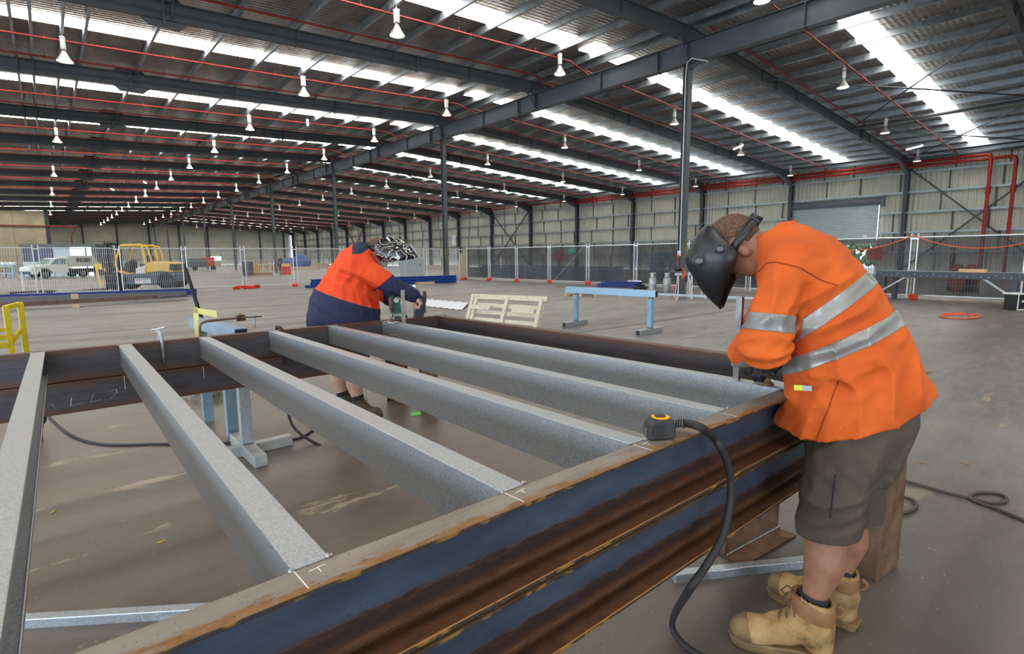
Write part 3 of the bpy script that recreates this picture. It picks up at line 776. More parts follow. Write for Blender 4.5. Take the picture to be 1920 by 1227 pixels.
def ribbon(src, name, n, d0, d1, m, parent, keep=None, off=.002):   # tape sewn on a garment: the strip of its surface between two planes
    bm = bmesh.new(); bm.from_mesh(src.data); n = Vector(n).normalized()
    for d in (d0, d1): bmesh.ops.bisect_plane(bm, geom=bm.verts[:]+bm.edges[:]+bm.faces[:], plane_co=n*d, plane_no=n, dist=1e-6)
    bad = [f for f in bm.faces if not d0 < f.calc_center_median().dot(n) < d1 or (keep and not keep(f.calc_center_median()))]
    bmesh.ops.delete(bm, geom=bad, context='FACES'); bm.normal_update()
    for v in bm.verts: v.co += v.normal*off
    me = bpy.data.meshes.new(name); bm.to_mesh(me); bm.free(); me.materials.clear(); me.materials.append(m)
    for p in me.polygons: p.use_smooth = True; p.material_index = 0
    o = bpy.data.objects.new(name, me); C.objects.link(o); o.parent = parent
    s = o.modifiers.new('t', 'SOLIDIFY'); s.thickness = .0015; s.offset = 0
    return o
def folds(f, amp, dirs, seed=0):              # cloth folds: waves whose crests run along given directions
    r = np.random.RandomState(seed); W = []
    for c, d, wl, rad, a in dirs:
        W.append((A3(*c), A3(*d)/np.linalg.norm(A3(*d)), wl, rad, a, r.uniform(0, 6)))
    def g(P):
        o = np.zeros(len(P))
        for c, d, wl, rad, a, ph in W:
            q = P-c; x = q@d
            wob = .015*np.sin(q[:, 0]*19+q[:, 2]*23+ph)+.012*np.sin(q[:, 1]*31+q[:, 2]*13)
            w = 1-2*np.abs(np.sin(PI*(x+wob)/wl+ph))**.75
            o += 1.9*a*w*np.exp(-(q*q).sum(1)/rad**2)
        o += .0016*np.sin(P[:, 0]*70+5*np.sin(P[:, 2]*21)+3*np.sin(P[:, 1]*33))
        return f(P)-amp*o
    return g
# a hand with palm, four fingers and thumb. W wrist, D direction to the knuckles, N palm side normal, T towards the thumb
def hand(Wp, D, N, T, curl=(.9, 1.0, .8), k=1.0, thumb=None, glove=0.0, spread=.06):
    Wp, D, N, T = A3(*Wp), A3(*D), A3(*N), A3(*T); D /= np.linalg.norm(D); N = N-D*(N@D); N /= np.linalg.norm(N)
    T = T-D*(T@D)-N*(T@N); T /= np.linalg.norm(T); g = glove; parts = []
    kn = []
    for i, (off, ln, r) in enumerate(((.030, .092, .0095), (.010, .096, .0098), (-.011, .092, .0095), (-.031, .085, .0085))):
        K = Wp+D*ln*k+T*off*k; kn.append((K, r))
        parts.append(rc(Wp+T*off*.55*k+D*.015, K, (.017+g)*k, (.0125+g)*k))
    palm = union(parts, .014)
    fs = [palm]
    for i, (K, r) in enumerate(kn):
        L = ((.043, .026, .022), (.047, .029, .023), (.043, .027, .022), (.034, .021, .019))[i]
        p = K; a = 0; dirn = D+T*spread*(1.5-i)*.6
        for j in range(3):
            a += curl[j]*(1+.06*i); q = p+(dirn*math.cos(a)+N*math.sin(a))*L[j]*k
            fs.append(rc(p, q, (r+g-.0006*j)*k, (r+g-.001-.0006*j)*k)); p = q
    b = Wp+T*.022*k+D*.025*k
    th = thumb or ((.55, .6, .45), (.35, .35, .7))
    p = b; q = p+(D*th[0][0]+T*th[0][1]+N*th[0][2])*.05*k; fs.append(rc(p, q, (.015+g)*k, (.012+g)*k)); p = q
    q = p+(D*th[1][0]+T*th[1][1]+N*th[1][2])*.04*k; fs.append(rc(p, q, (.0115+g)*k, (.0095+g)*k))
    q2 = q+(D*.25+T*.05+N*.6)*.022*k; fs.append(rc(q, q2, (.0098+g)*k, (.0085+g)*k))
    return union(fs, .005)
m_skin, t = newmat('skin', .55)
t.set('Base Color', t.ramp(t.noise(22, detail=6), [(.3, (.25, .105, .060)), (.6, (.32, .150, .092)), (.8, (.27, .11, .068))])); t.set('Subsurface Weight', .08); t.bump(t.noise(160), .15, .002)
m_skin2, t = newmat('skin_pale', .55)
t.set('Base Color', t.ramp(t.noise(18, detail=6), [(.3, (.50, .27, .20)), (.7, (.60, .36, .28))])); t.bump(t.noise(160), .15, .002)
m_hair, t = newmat('short_hair', .8)
t.set('Base Color', t.ramp(t.noise(90, detail=5), [(.35, (.06, .03, .018)), (.65, (.17, .085, .05))])); t.bump(t.noise(300), .9, .004)
def cloth(name, c1, c2, s=3.0, rough=.82, weave=900):
    m, t = newmat(name, rough); t.set('Base Color', t.mix(t.ramp(t.noise(s, detail=6), [(.35, V1(0)), (.7, V1(1))]), (*c1, 1), (*c2, 1)))
    wr = t.noise(7, (1, .8, .7), 3, rough=.45); t.bump(t.math('ADD', t.math('MULTIPLY', wr, 1.0), t.math('MULTIPLY', t.noise(230, detail=2), .02)), .55, .035); return m
m_orange = cloth('orange_drill', srgb(196, 80, 14)[:3], srgb(222, 102, 26)[:3], 4)
m_orange2 = cloth('orange_drill_bright', srgb(222, 64, 18)[:3], srgb(236, 80, 28)[:3], 4)
m_navy = cloth('navy_drill', (.012, .016, .055), (.018, .024, .075))
m_short = cloth('grey_brown_drill', (.060, .046, .032), (.092, .074, .054), 5)
m_shortdk = cloth('dark_shorts', (.02, .022, .03), (.03, .03, .04))
m_tape = mat('reflective_tape', (.33, .33, .32), .35, .25, noise=.3, nscale=9)
m_boot, t = newmat('tan_nubuck', .8)
t.set('Base Color', t.ramp(t.noise(14, detail=8, rough=.65), [(.32, (.13, .068, .024)), (.46, (.31, .18, .07)), (.62, (.37, .235, .10)), (.8, (.46, .30, .14))])); t.bump(t.noise(60), .3, .003)
m_boottop = mat('brown_padded_leather', (.27, .13, .05), .6, noise=.25, nscale=20)
m_sole = mat('boot_sole', (.23, .14, .06), .7, noise=.5, nscale=16)
m_bootdk = mat('dirty_boot_leather', (.09, .07, .04), .8, noise=.5, nscale=25, bump=.3)
m_lace = mat('boot_lace', (.10, .055, .025), .9)
m_sock = cloth('black_sock', (.010, .010, .012), (.018, .018, .02))
m_helm, t = newmat('black_welding_shell', .38)
t.set('Base Color', t.ramp(t.noise(7, detail=8, rough=.7), [(.45, (.009, .010, .011)), (.8, (.022, .023, .025))])); t.bump(t.noise(240), .05, .001)

def boot(side_name, heel, toe, k, mats, parent, Mw, tall=.22):
    # own frame: x from heel to toe, y across, z up
    d = Vector((toe[0]-heel[0], toe[1]-heel[1], 0)); Lf = d.length; a = math.atan2(d.y, d.x)
    T = Matrix.Translation((heel[0], heel[1], 0)) @ Matrix.Rotation(a, 4, 'Z') @ Matrix.Scale(Lf/.32, 4)
    up = union([el((.265, 0, .052), (.058, .05, .046)), rc((.24, 0, .055), (.15, 0, .085), .046, .05), rc((.15, 0, .09), (.085, 0, .13), .048, .054), rc((.05, 0, .055), (.055, 0, .11), .046, .05),
                rc((.07, 0, .12), (.072, 0, tall-.02), .057, .064)], .03)
    R = folds(up, 1.0, [((.09, 0, .13), (.5, 0, 1), .030, .06, .0022), ((.17, 0, .1), (1, 0, .3), .03, .05, .0015)], 3)
    f = cut(R, half((0, 0, -1), -.022), half((-.25, 0, 1), tall-.015))
    if mats[0] is m_boot: TOE = cut(lambda P: f(P)-.0022, half((-1, 0, .25), -.245))
    # open top: hollow the shaft
    hol = rc((.07, 0, .14), (.075, 0, tall+.06), .047, .056)
    f2 = lambda P: np.maximum(f(P), -hol(P))
    o = skin('boot', f2, (-.03, -.08, -.01), (.35, .08, tall+.04), .0055, mats[0], None, parent, relax=2); o.matrix_parent_inverse = Matrix(); o.matrix_local = T
    if mats[0] is m_boot:
        tc_ = skin('toe_cap', TOE, (.2, -.08, -.01), (.35, .08, .14), .005, m_sole, None, o, relax=2)
    mb = MB(); prof = [(.0, -.03), (.02, -.038), (.07, -.04), (.13, -.036), (.19, -.045), (.25, -.052), (.29, -.046), (.315, -.028), (.325, 0)]
    out = prof+[(x, -y) for x, y in prof[::-1][1:]]
    for z0, z1, e in ((.0, .02, 1.0), (.02, .034, 1.04)):
        mb.prism([(.16+(x-.16)*e, y*e) for x, y in out], z0+.001, z1, 'z')
    s = mb.build('sole', m_sole if mats[0] is m_boot else mats[0], o, bevel=.003)
    mb = MB()
    for i in range(5):
        x = .17-.022*i; z = .142+.02*i-(0 if i < 3 else -.008)
        w = .034
        mb.tube([(x+.004, -w, z-.03), (x, -w*.5, z-.002+.004), (x-.003, 0, z+.006), (x+.006, w*.5, z-.002+.004), (x+.004, w, z-.03)], .0028, 5)
        mb.tube([(x+.004, -w, z-.03), (x-.018, w, z-.012)], .0024, 5)
    z = .225 if tall > .2 else .19
    for sx in (-1, 1):
        mb.tube([(.125, 0, z), (.15, sx*.02, z+.005), (.165, sx*.035, z-.025), (.145, sx*.03, z-.045)], .0026, 5); mb.tube([(.125, 0, z), (.15, sx*.03, z-.03), (.16, sx*.045, z-.065)], .0026, 5)
    mb.build('laces', m_lace, o, smooth=True)
    mb = MB()
    ring = [[Vector((.0735+math.cos(t)*(.060+dr), math.sin(t)*(.060+dr), tall-.012+zz+.25*(math.cos(t)*.06))) for t in np.linspace(0, 2*PI, 24, endpoint=False)] for dr, zz in ((.006, -.05), (.009, -.03), (.009, -.008), (.004, .004), (-.006, .0), (-.008, -.03))]
    mb.loft(ring, cap=False); mb.build('collar', mats[1], o, smooth=True)
    mb = MB(); mb.tube([(.005, 0, tall-.06), (-.012, 0, tall-.05), (-.02, 0, tall-.03), (-.002, 0, tall-.015)], .006, 6); mb.build('pull_tab', mats[1], o, smooth=True)
    return o
def helmet_shell(rows, lc, m, parent, seg=22, pw=.75, cw=.8):
    mb = MB(); R = []
    for (es, ez), (fs, fz), w in rows:
        r = []
        for i in range(seg+1):
            a = PI*i/seg; s_ = math.sin(a)**pw; c_ = math.cos(a); c_ = math.copysign(abs(c_)**cw, c_)
            r.append(Vector((es+(fs-es)*s_, lc+w*c_, ez+(fz-ez)*s_)))
        R.append(r)
    # refine rows
    RR = []
    for i in range(len(R)-1):
        for j in range(4):
            u = j/4; p0, p1, p2, p3 = R[max(i-1, 0)], R[i], R[i+1], R[min(i+2, len(R)-1)]
            RR.append([(p1[k]*2+(p2[k]-p0[k])*u+(p0[k]*2-p1[k]*5+p2[k]*4-p3[k])*u*u+(p1[k]*3-p0[k]-p2[k]*3+p3[k])*u**3)*.5 for k in range(seg+1)])
    RR.append(R[-1]); mb.loft(RR, cap=False, closed=False)
    o = mb.build('welding_helmet', m, parent, smooth=True, angle=180); sd = o.modifiers.new('s', 'SOLIDIFY'); sd.thickness = .004
    return o
# ================================================================ person bending over the front of the frame, facing it
P1 = (2.12, .62); M1 = frame2(P1, (-.319, .948)); lc = -.06
th = math.radians(60); HC = A3(.405, lc, 1.53)
hf, hu = A3(math.cos(th), 0, -math.sin(th)), A3(math.sin(th), 0, math.cos(th)); RH = np.stack([hf, A3(0, 1, 0), hu], 1)
def H(f_, l_, u_): return HC+hf*f_+A3(0, 1, 0)*l_+hu*u_
head = union([el(H(-.015, 0, .025), (.098, .077, .095), RH), el(H(.03, 0, -.03), (.062, .058, .085), RH), el(H(.035, 0, -.095), (.036, .033, .028), RH), rc(H(.0, .045, -.06), H(.03, .02, -.095), .022, .02), rc(H(.0, -.045, -.06), H(.03, -.02, -.095), .022, .02)], .03)
face = union([head, rc(H(.088, 0, .01), H(.106, 0, -.028), .010, .015), rc(H(.085, .03, .022), H(.09, .008, .024), .009), rc(H(.085, -.03, .022), H(.09, -.008, .024), .009), el(H(.088, 0, -.062), (.014, .025, .01), RH),
              el(H(-.003, .078, -.037), (.020, .010, .032), RH), el(H(-.003, -.078, -.037), (.020, .010, .032), RH)], .008)
neck = trunk([(.20, lc, 1.46, .085, .085), (.28, lc, 1.525, .066, .066), (.365, lc, 1.515, .062, .062)])
elN, elF = (.262, .155, 1.175), (.34, -.27, 1.19)
wrN, wrF = (.285, .045, 1.140), (.325, -.19, 1.12)
torso = trunk([(-.035, lc, .86, .13, .17), (-.02, lc, 1.0, .14, .165), (.02, lc, 1.15, .14, .165), (.09, lc, 1.3, .14, .17), (.16, lc, 1.42, .12, .17), (.2, lc, 1.47, .09, .1)])
armN = chain([(.19, .10, 1.44), elN, wrN], [.055, .045, .03]); armF = chain([(.19, -.22, 1.44), elF, wrF], [.055, .045, .03])
legN = chain([(-.02, .03, .90), (.045, .045, .50), (.038, .055, .385), (.062, .065, .25), (.062, .065, .13)], [.10, .066, .070, .043, .038])
legF = chain([(-.04, -.16, .90), (-.035, -.20, .47), (-.045, -.205, .36), (-.02, -.20, .22), (-.02, -.2, .13)], [.10, .064, .066, .042, .038])
body = union([torso, neck, armN, armF, legN, legF], .03); body2 = union([body, face], .012)
pa = skin('person', body2, (-.3, -.42, .08), (.62, .32, 1.70), .0075, m_skin, M1, relax=2)
tag(pa, 'person in an orange shirt, grey shorts and tan boots bending over the front channel', 'person')
KIDS[pa.name] = []
# hair: short back and sides, bare forehead
hs = cut(el(H(-.015, 0, .027), (.1015, .0805, .0985), RH), half(tuple(hf*.8-hu*.35), float((hf*.8-hu*.35)@H(.035, 0, .0))), half(tuple(-hu), float(-hu@H(0, 0, -.055))))
hs2 = lambda P: np.maximum(hs(P), -el(H(-.012, .08, -.012), (.03, .03, .036), RH)(P))
skin('hair', hs2, (.25, -.2, 1.4), (.6, .1, 1.72), .0055, m_hair, None, pa)
mb = MB()
for sg in (1, -1):      # eyes, lids and mouth line
    mb.ball(Vector(H(.083, .03*sg, .008)), .011, 10)
mb.build('eye', m_white, pa, smooth=True)
mb = MB(); mb.tube([Vector(H(.094, .022, -.062)), Vector(H(.102, 0, -.061)), Vector(H(.094, -.022, -.062))], .003, 6); mb.build('mouth', mat('lips', (.33, .11, .08), .5), pa)
# shirt
ct = trunk([(.0, lc, .82, .222, .235), (-.012, lc, 1.0, .225, .225), (.025, lc, 1.15, .205, .215), (.095, lc, 1.30, .185, .205), (.165, lc, 1.415, .165, .205), (.215, lc, 1.49, .115, .16)])
cs = chain([(.20, .085, 1.455), (.25, .15, 1.31), elN], [.088, .078, .080]); cs2 = chain([(.20, -.205, 1.455), (.27, -.26, 1.31), elF, (.35, -.22, 1.14)], [.088, .078, .072, .055])
cuffN = union([el((.262, .15, 1.165), (.088, .078, .06)), rc((.30, .12, 1.19), (.35, .05, 1.13), .066, .055)], .03)
coll = trunk([(.215, lc, 1.50, .105, .125), (.262, lc, 1.545, .078, .092)])
tr_ = union([ct, coll], .04); ar_ = union([cs, cuffN], .03); tr_ = union([tr_, rc((-.17, lc-.02, 1.04), (-.215, lc-.02, 1.02), .04), rc((.16, lc+.04, .90), (.205, lc+.04, .865), .03)], .05)
shf1 = union([tr_, cs2], .03)
sh = lambda P: smin(shf1(P), ar_(P), np.where(P[:, 2] > 1.40, .04, .008))
sh = folds(sh, 1.0, [((.03, .1, 1.29), (.5, 0, .86), .095, .17, .0065), ((-.1, .08, 1.04), (1, 0, -.28), .105, .20, .0085), ((.12, .14, .94), (.92, 0, .3), .075, .13, .0060),
                     ((.25, .17, 1.165), (.25, 0, 1), .046, .09, .0065), ((.25, .17, 1.36), (1, 0, .2), .062, .10, .0055), ((-.02, .1, 1.45), (.7, 0, .7), .12, .13, .0045), ((.15, -.2, 1.2), (.5, 0, .8), .08, .2, .006), ((.05, .12, 1.12), (.45, .2, .9), .085, .13, .0055)], 2)
hem_s = [-.4, -.25, -.15, -.02, .08, .15, .24, .4]; hem_z = [1.03, 1.005, .945, .895, .862, .850, .853, .85]
shc = lambda P: np.maximum(np.maximum(sh(P), np.interp(P[:, 0], hem_s, hem_z)+.05*np.clip((.0-P[:, 1])*1.0, -.15, .3)-P[:, 2]), -rc((.262, lc, 1.52), (.34, lc, 1.62), .070, .078)(P))
gap = lambda P: np.where((P[:, 1] > -.02) & (P[:, 1] < .30) & (P[:, 2] < 1.40) & (P[:, 2] > 1.0), np.abs((P[:, 0]-(.185+.0*P[:, 2]))-.03*np.sin(P[:, 2]*20))-.004, 1.0)
shg = shc
sho = skin('work_shirt', shg, (-.34, -.40, .80), (.50, .30, 1.68), .0068, m_orange, None, pa, relax=2)
b1 = ribbon(sho, 'reflective_tape', (.66, 0, .75), 1.010, 1.062, m_tape, sho, keep=lambda c: float(cs(np.array([tuple(c)]))[0]) > .022 or c.x < .10)
b2 = ribbon(sho, 'reflective_tape', (.50, 0, .866), 1.018, 1.072, m_tape, sho, keep=lambda c: (c-Vector(elN)).length > .115 and float(cs2(np.array([tuple(c)]))[0]) > .01)
na = Vector(elN)-Vector((.20, .085, 1.455)); na = (na.normalized()*.5+Vector((-.1, 0, -1))*.5).normalized()
b3 = ribbon(sho, 'reflective_tape', tuple(-na), float(Vector((.25, .15, 1.232)).dot(-na)), float(Vector((.25, .15, 1.292)).dot(-na)), m_tape, sho, keep=lambda c: c.y > .07 and c.x > .175)
m_seam = mat('seam_thread', srgb(150, 52, 8), .8)
ax = (Vector((.25, .15, 1.31))-Vector((.20, .085, 1.455))).normalized(); d_ = ax.dot(Vector((.205, .10, 1.43)))
ribbon(sho, 'armhole_seam', tuple(ax), d_-.0022, d_+.0022, m_seam, sho, keep=lambda c: c.y > .03 and c.z > 1.30 and (c-Vector((.205, .1, 1.43))).length < .15, off=.0008)
n_ = Vector((.97, .0, .24)).normalized(); d_ = n_.dot(Vector((.07, .15, .95)))
ribbon(sho, 'side_seam', tuple(n_), d_-.002, d_+.002, m_seam, sho, keep=lambda c: c.y > .05 and c.z < 1.08, off=.0008)
mb = MB()
seam = [(.335, .10, 1.50), (.30, .135, 1.50)]
mb = MB(); mb.box(.03, .056, -.002, .002, -.009, .009); mb.box(.0, .03, -.002, .002, -.009, .009, 1)
o = mb.build('maker_tag', [mat('tag_green', srgb(206, 216, 60), .6), mat('tag_grey', (.4, .4, .42), .6)], sho); o.location = (.115, .160, 1.045); o.rotation_euler = (0, .12, -.25)
cl_o = trunk([(.225, lc, 1.50, .100, .118), (.262, lc, 1.545, .083, .096), (.272, lc, 1.585, .076, .090)]); cl_i = trunk([(.225, lc, 1.46, .088, .106), (.262, lc, 1.545, .074, .087), (.285, lc, 1.62, .068, .082)])
clr = lambda P: np.maximum(np.maximum(cl_o(P), -cl_i(P)), P@A3(.45, 0, .89)-float(A3(.45, 0, .89)@A3(.262, 0, 1.600)))
skin('collar', clr, (.08, -.22, 1.42), (.42, .12, 1.68), .005, m_orange, None, sho, relax=2)
# shorts
shf = union([trunk([(-.035, lc, 1.02, .16, .18), (-.04, lc, .92, .175, .19), (-.03, lc, .80, .165, .185)]), chain([(-.01, .045, .82), (.025, .052, .66), (.036, .052, .49)], [.118, .112, .108]), chain([(-.05, -.165, .82), (-.055, -.19, .66), (-.05, -.2, .46)], [.118, .108, .10])], .04)
shf = folds(shf, 1.0, [((.03, .12, .62), (.35, 0, 1), .075, .15, .0045), ((-.1, .05, .75), (1, 0, .25), .085, .16, .007), ((.08, .14, .86), (.8, 0, .5), .07, .1, .005), ((-.05, -.2, .6), (.9, 0, .3), .07, .14, .006)], 5)
cutz = lambda P: np.where(P[:, 1] > -.075, .492-.10*(P[:, 0]-.03), .462)-P[:, 2]
innr = union([legN, legF], .01)
shfc = lambda P: np.maximum(np.maximum(shf(P), cutz(P)), np.where(P[:, 2] < .56, -(innr(P)-.012), -1))
so = skin('work_shorts', shfc, (-.3, -.36, .40), (.24, .22, 1.1), .0075, m_short, None, pa)
mb = MB(); mb.tube([(.03, .168, .76), (.035, .170, .60)], .0025, 4); mb.build('pocket_seam', m_shortdk, so)
for nm, L_, (cx_, cy_, zz) in (('n', legN, (.065, .066, .235)), ('f', legF, (-.02, -.2, .225))):
    f = cut(rc((cx_, cy_, .12), (cx_, cy_, zz), .046, .051), half((0, 0, 1), zz+.022))
    skin('sock', folds(f, 1, [((cx_, cy_, zz), (0, 0, 1), .02, .05, .0015)], 1), (cx_-.08, cy_-.08, .06), (cx_+.08, cy_+.08, zz+.06), .006, m_sock, None, pa)
boot('near', (-.012, .055), (.335, .118), 1, (m_boot, m_boottop), pa, M1)
boot('far', (-.095, -.185), (.235, -.285), 1, (m_boot, m_boottop), pa, M1)
# welding helmet
rows = [((.470, 1.592), (.520, 1.616), .080), ((.434, 1.552), (.556, 1.572), .104), ((.398, 1.522), (.578, 1.522), .114), ((.386, 1.487), (.592, 1.474), .118), ((.398, 1.44), (.566, 1.420), .112), ((.417, 1.393), (.532, 1.366), .098), ((.434, 1.345), (.494, 1.322), .074), ((.448, 1.288), (.453, 1.282), .035)]
hm = helmet_shell(rows, lc, m_helm, pa, pw=.55, cw=.55)
for (s_, z_, l_, r_) in ((.522, 1.478, lc+.112, .020), (.448, 1.522, lc+.112, .018)):
    mb = MB(); mb.lathe([(r_, 0), (r_, .008), (r_*.8, .012), (r_*.5, .010), (0, .012)], 20, (s_, l_, z_), 'y'); mb.lathe([(r_*1.3, -.002), (r_*1.3, .003), (r_*1.1, .005)], 20, (s_, l_, z_), 'y'); mb.build('pivot_knob', mat('satin_black', (.03, .03, .032), .3), hm, smooth=True)
mb = MB(); c = Vector((.577, lc, 1.478)); nrm = Vector((.97, 0, .15)).normalized(); upv = Vector((-.15, 0, .97))
mb.bar(c-upv*.045, c+upv*.045, .10, .02, up=nrm); mb.build('lens_frame', m_black, hm)
# head band with ratchet knob
mb = MB(); R_ = []
for a in np.linspace(0, 2*PI, 40, endpoint=False):
    p = Vector(H(-.014+math.cos(a)*.104, math.sin(a)*.085, -.004-.02*math.cos(a)*0)); u_ = Vector(hu)
    R_.append(p)
vs = []; 
for p in R_: vs += [p-Vector(hu)*.016, p+Vector(hu)*.016]
n_ = len(R_); mb.add(vs, [(2*i, 2*i+1, (2*i+3) % (2*n_), (2*i+2) % (2*n_)) for i in range(n_)])
o = mb.build('head_band', m_helm, hm, smooth=True); sd = o.modifiers.new('s', 'SOLIDIFY'); sd.thickness = .004; sd.offset = 1
Rk = Matrix(((hf[0], 0, hu[0]), (0, 1, 0), (hf[2], 0, hu[2])))
mb = MB(); mb.lathe([(.024, -.02), (.024, -.008), (.020, .0), (.0, 0)], 14, Vector(H(-.116, 0, -.002)), 'x', R=Rk); mb.bar(Vector(H(-.117, .0, -.022)), Vector(H(-.117, 0, .022)), .05, .010)
mb.build('ratchet_knob', m_black, hm, smooth=True)
# gloved hands on the torch beside the clamp
gl = union([hand(wrN, (-.15, -.85, -.25), (-.2, -.3, -1), (.8, .1, 0), glove=.004, curl=(.7, .9, .6)), chain([(.27, .10, 1.15), wrN], [.05, .04])], .02)
skin('glove', gl, (.1, -.25, .9), (.48, .2, 1.25), .005, mat('black_leather_glove', (.02, .019, .018), .7, bump=.3), None, pa)
gl = union([hand(wrF, (-.15, .65, -.5), (-.3, .3, -1), (.8, -.1, 0), glove=.004, curl=(.7, .9, .6)), chain([(.34, -.23, 1.14), wrF], [.05, .04])], .02)
skin('glove', gl, (.1, -.34, .88), (.52, .16, 1.24), .005, MATS['black_leather_glove'], None, pa)
# ================================================================ stout person behind the far end channel, bent over the joists
P2 = (2.12, 4.78); M2 = frame2(P2, (.88, -.47))
th = math.radians(32); HC2 = A3(.272, 0.0, 1.545)
hf, hu = A3(math.cos(th), 0, -math.sin(th)), A3(math.sin(th), 0, math.cos(th)); RH = np.stack([hf, A3(0, 1, 0), hu], 1)
def H(f_, l_, u_): return HC2+hf*f_+A3(0, 1, 0)*l_+hu*u_
head = union([el(H(-.015, 0, .025), (.098, .078, .095), RH), el(H(.03, 0, -.03), (.064, .062, .085), RH), el(H(.035, 0, -.095), (.040, .040, .03), RH)], .03)
face = union([head, rc(H(.088, 0, .01), H(.108, 0, -.028), .010, .016), el(H(.088, 0, -.062), (.014, .026, .01), RH), el(H(-.012, .082, -.005), (.019, .009, .030), RH), el(H(-.012, -.082, -.005), (.019, .010, .030), RH)], .008)
neck = trunk([(.08, 0, 1.48, .10, .10), (.16, 0, 1.54, .08, .08), (.23, 0, 1.53, .072, .072)])
elR, wrR = (.37, -.215, 1.245), (.585, -.200, 1.150)
elL, wrL = (.30, .20, 1.15), (.42, .13, 1.02)
tor = trunk([(-.06, 0, .82, .22, .2), (-.06, 0, 1.0, .26, .22), (.0, 0, 1.2, .21, .22), (.06, 0, 1.38, .15, .2), (.08, 0, 1.46, .1, .12)])
legA = chain([(-.10, .09, .85), (-.13, .09, .45), (-.145, .09, .34), (-.12, .09, .19), (-.12, .09, .1)], [.12, .085, .082, .050, .045])
legB = chain([(-.04, -.12, .85), (.02, -.11, .45), (.01, -.10, .32), (.035, -.10, .19), (.035, -.1, .1)], [.12, .08, .076, .050, .045])
aR = chain([(.05, -.17, 1.42), elR, wrR], [.07, .052, .034]); aL = chain([(.05, .17, 1.42), elL, wrL], [.07, .05, .036])
hR = hand(wrR, (.62, .05, -.78), (-.80, .15, -.55), (.10, .95, .15), curl=(1.0, 1.15, .8), k=1.12, thumb=((.4, .55, .7), (.5, .0, .6)))
body = union([union([tor, neck, aR, aL, legA, legB], .03), face], .012)
body = union([body, hR], .012)
pb = skin('person', body, (-.36, -.38, .06), (.80, .40, 1.72), .0095, m_skin2, M2, relax=1)
tag(pb, 'stout bending person in orange and navy shirt and a patterned black welding helmet', 'person'); KIDS[pb.name] = []
# the bare right hand again at full sharpness over the coarse one
hs = hand(wrR, (.62, .05, -.78), (-.80, .15, -.55), (.10, .95, .15), curl=(1.0, 1.15, .8), k=1.12, thumb=((.4, .55, .7), (.5, .0, .6)), glove=.0006)
skin('hand', hs, (.5, -.35, .92), (.78, -.05, 1.24), .0036, m_skin2, None, pb, relax=1)
hq = cut(el(H(-.017, 0, .027), (.104, .084, .1), RH), half(tuple(-hu-.2*hf), float((-hu-.2*hf)@H(0, 0, -.045))))
skin('hair', hq, (.1, -.15, 1.4), (.45, .15, 1.75), .008, m_hair, None, pb)
# shirt, orange above navy
ct = trunk([(-.075, 0, .80, .325, .29), (-.062, 0, .92, .335, .285), (-.05, 0, 1.02, .325, .275), (-.01, 0, 1.14, .288, .26), (.035, 0, 1.27, .25, .25), (.075, 0, 1.40, .205, .235), (.105, 0, 1.49, .14, .18)])
cR = chain([(.07, -.17, 1.42), (.23, -.205, 1.34), elR, (.50, -.207, 1.19), (.575, -.201, 1.156)], [.125, .110, .094, .070, .055])
cL = chain([(.07, .17, 1.42), (.2, .2, 1.28), elL, (.36, .17, 1.08)], [.125, .10, .085, .06])
cuff = union([rc((.535, -.205, 1.172), (.585, -.200, 1.150), .060, .052), rc((.54, -.2, 1.125), (.57, -.2, 1.115), .03)], .02)
coll = trunk([(.12, 0, 1.50, .10, .115), (.155, 0, 1.56, .085, .095)])
sf = union([ct, cR, cL, cuff, coll], .045)
sf = folds(sf, 1.0, [((.1, -.2, 1.25), (.5, 0, .86), .085, .2, .007), ((.0, -.15, 1.32), (.9, 0, -.3), .10, .2, .005), ((.26, -.2, 1.3), (.85, 0, .5), .07, .12, .006), ((.45, -.22, 1.2), (1, 0, .1), .05, .12, .006), ((.2, -.1, 1.1), (1, 0, .2), .07, .18, .007), ((-.2, -.1, 1.1), (.4, 0, .9), .11, .2, .006), ((-.1, -.2, .95), (.6, 0, .7), .12, .25, .006)], 9)
sf2 = lambda P: np.maximum(np.maximum(sf(P), .80-P[:, 2]), -rc((.17, 0, 1.54), (.26, 0, 1.66), .080, .085)(P))
arm_ax = chain([(.07, -.17, 1.42), elR, wrR], [0, 0, 0]); arm_ax2 = chain([(.07, .17, 1.42), elL, wrL], [0, 0, 0])
def rule(c):
    seam = c[:, 2]+.366*c[:, 0]-1.111 < 0
    arm = (np.minimum(arm_ax(c), arm_ax2(c)) < .14) & (c[:, 0] > .12) & ((c[:, 1] < -.12) | (c[:, 0] > .30))
    far = .63*c[:, 0]-.775*c[:, 2] > -.789
    col = (c[:, 2]*.8-c[:, 0]*.55 > 1.155)&(c[:, 0] > .05)&(c[:, 2] > 1.53)
    return np.where(arm, far, seam) | col
so = skin('work_shirt', sf2, (-.44, -.42, .78), (.68, .42, 1.68), .009, [m_orange2, m_navy], None, pb, planes=[((0, 0, 1.111), (.366, 0, 1)), ((.391, 0, 1.336), (.63, 0, -.775)), ((.05, 0, 1.478), (-.55, 0, .8))], rule=rule)
shf = cut(union([trunk([(-.07, 0, 1.0, .25, .25), (-.07, 0, .85, .27, .25)]), chain([(-.11, .09, .8), (-.12, .09, .46)], [.15, .13]), chain([(-.03, -.11, .8), (.0, -.11, .46)], [.15, .13])], .05), half((0, 0, -1), -.47))
skin('work_shorts', shf, (-.38, -.3, .42), (.28, .3, 1.02), .012, m_shortdk, None, pb)
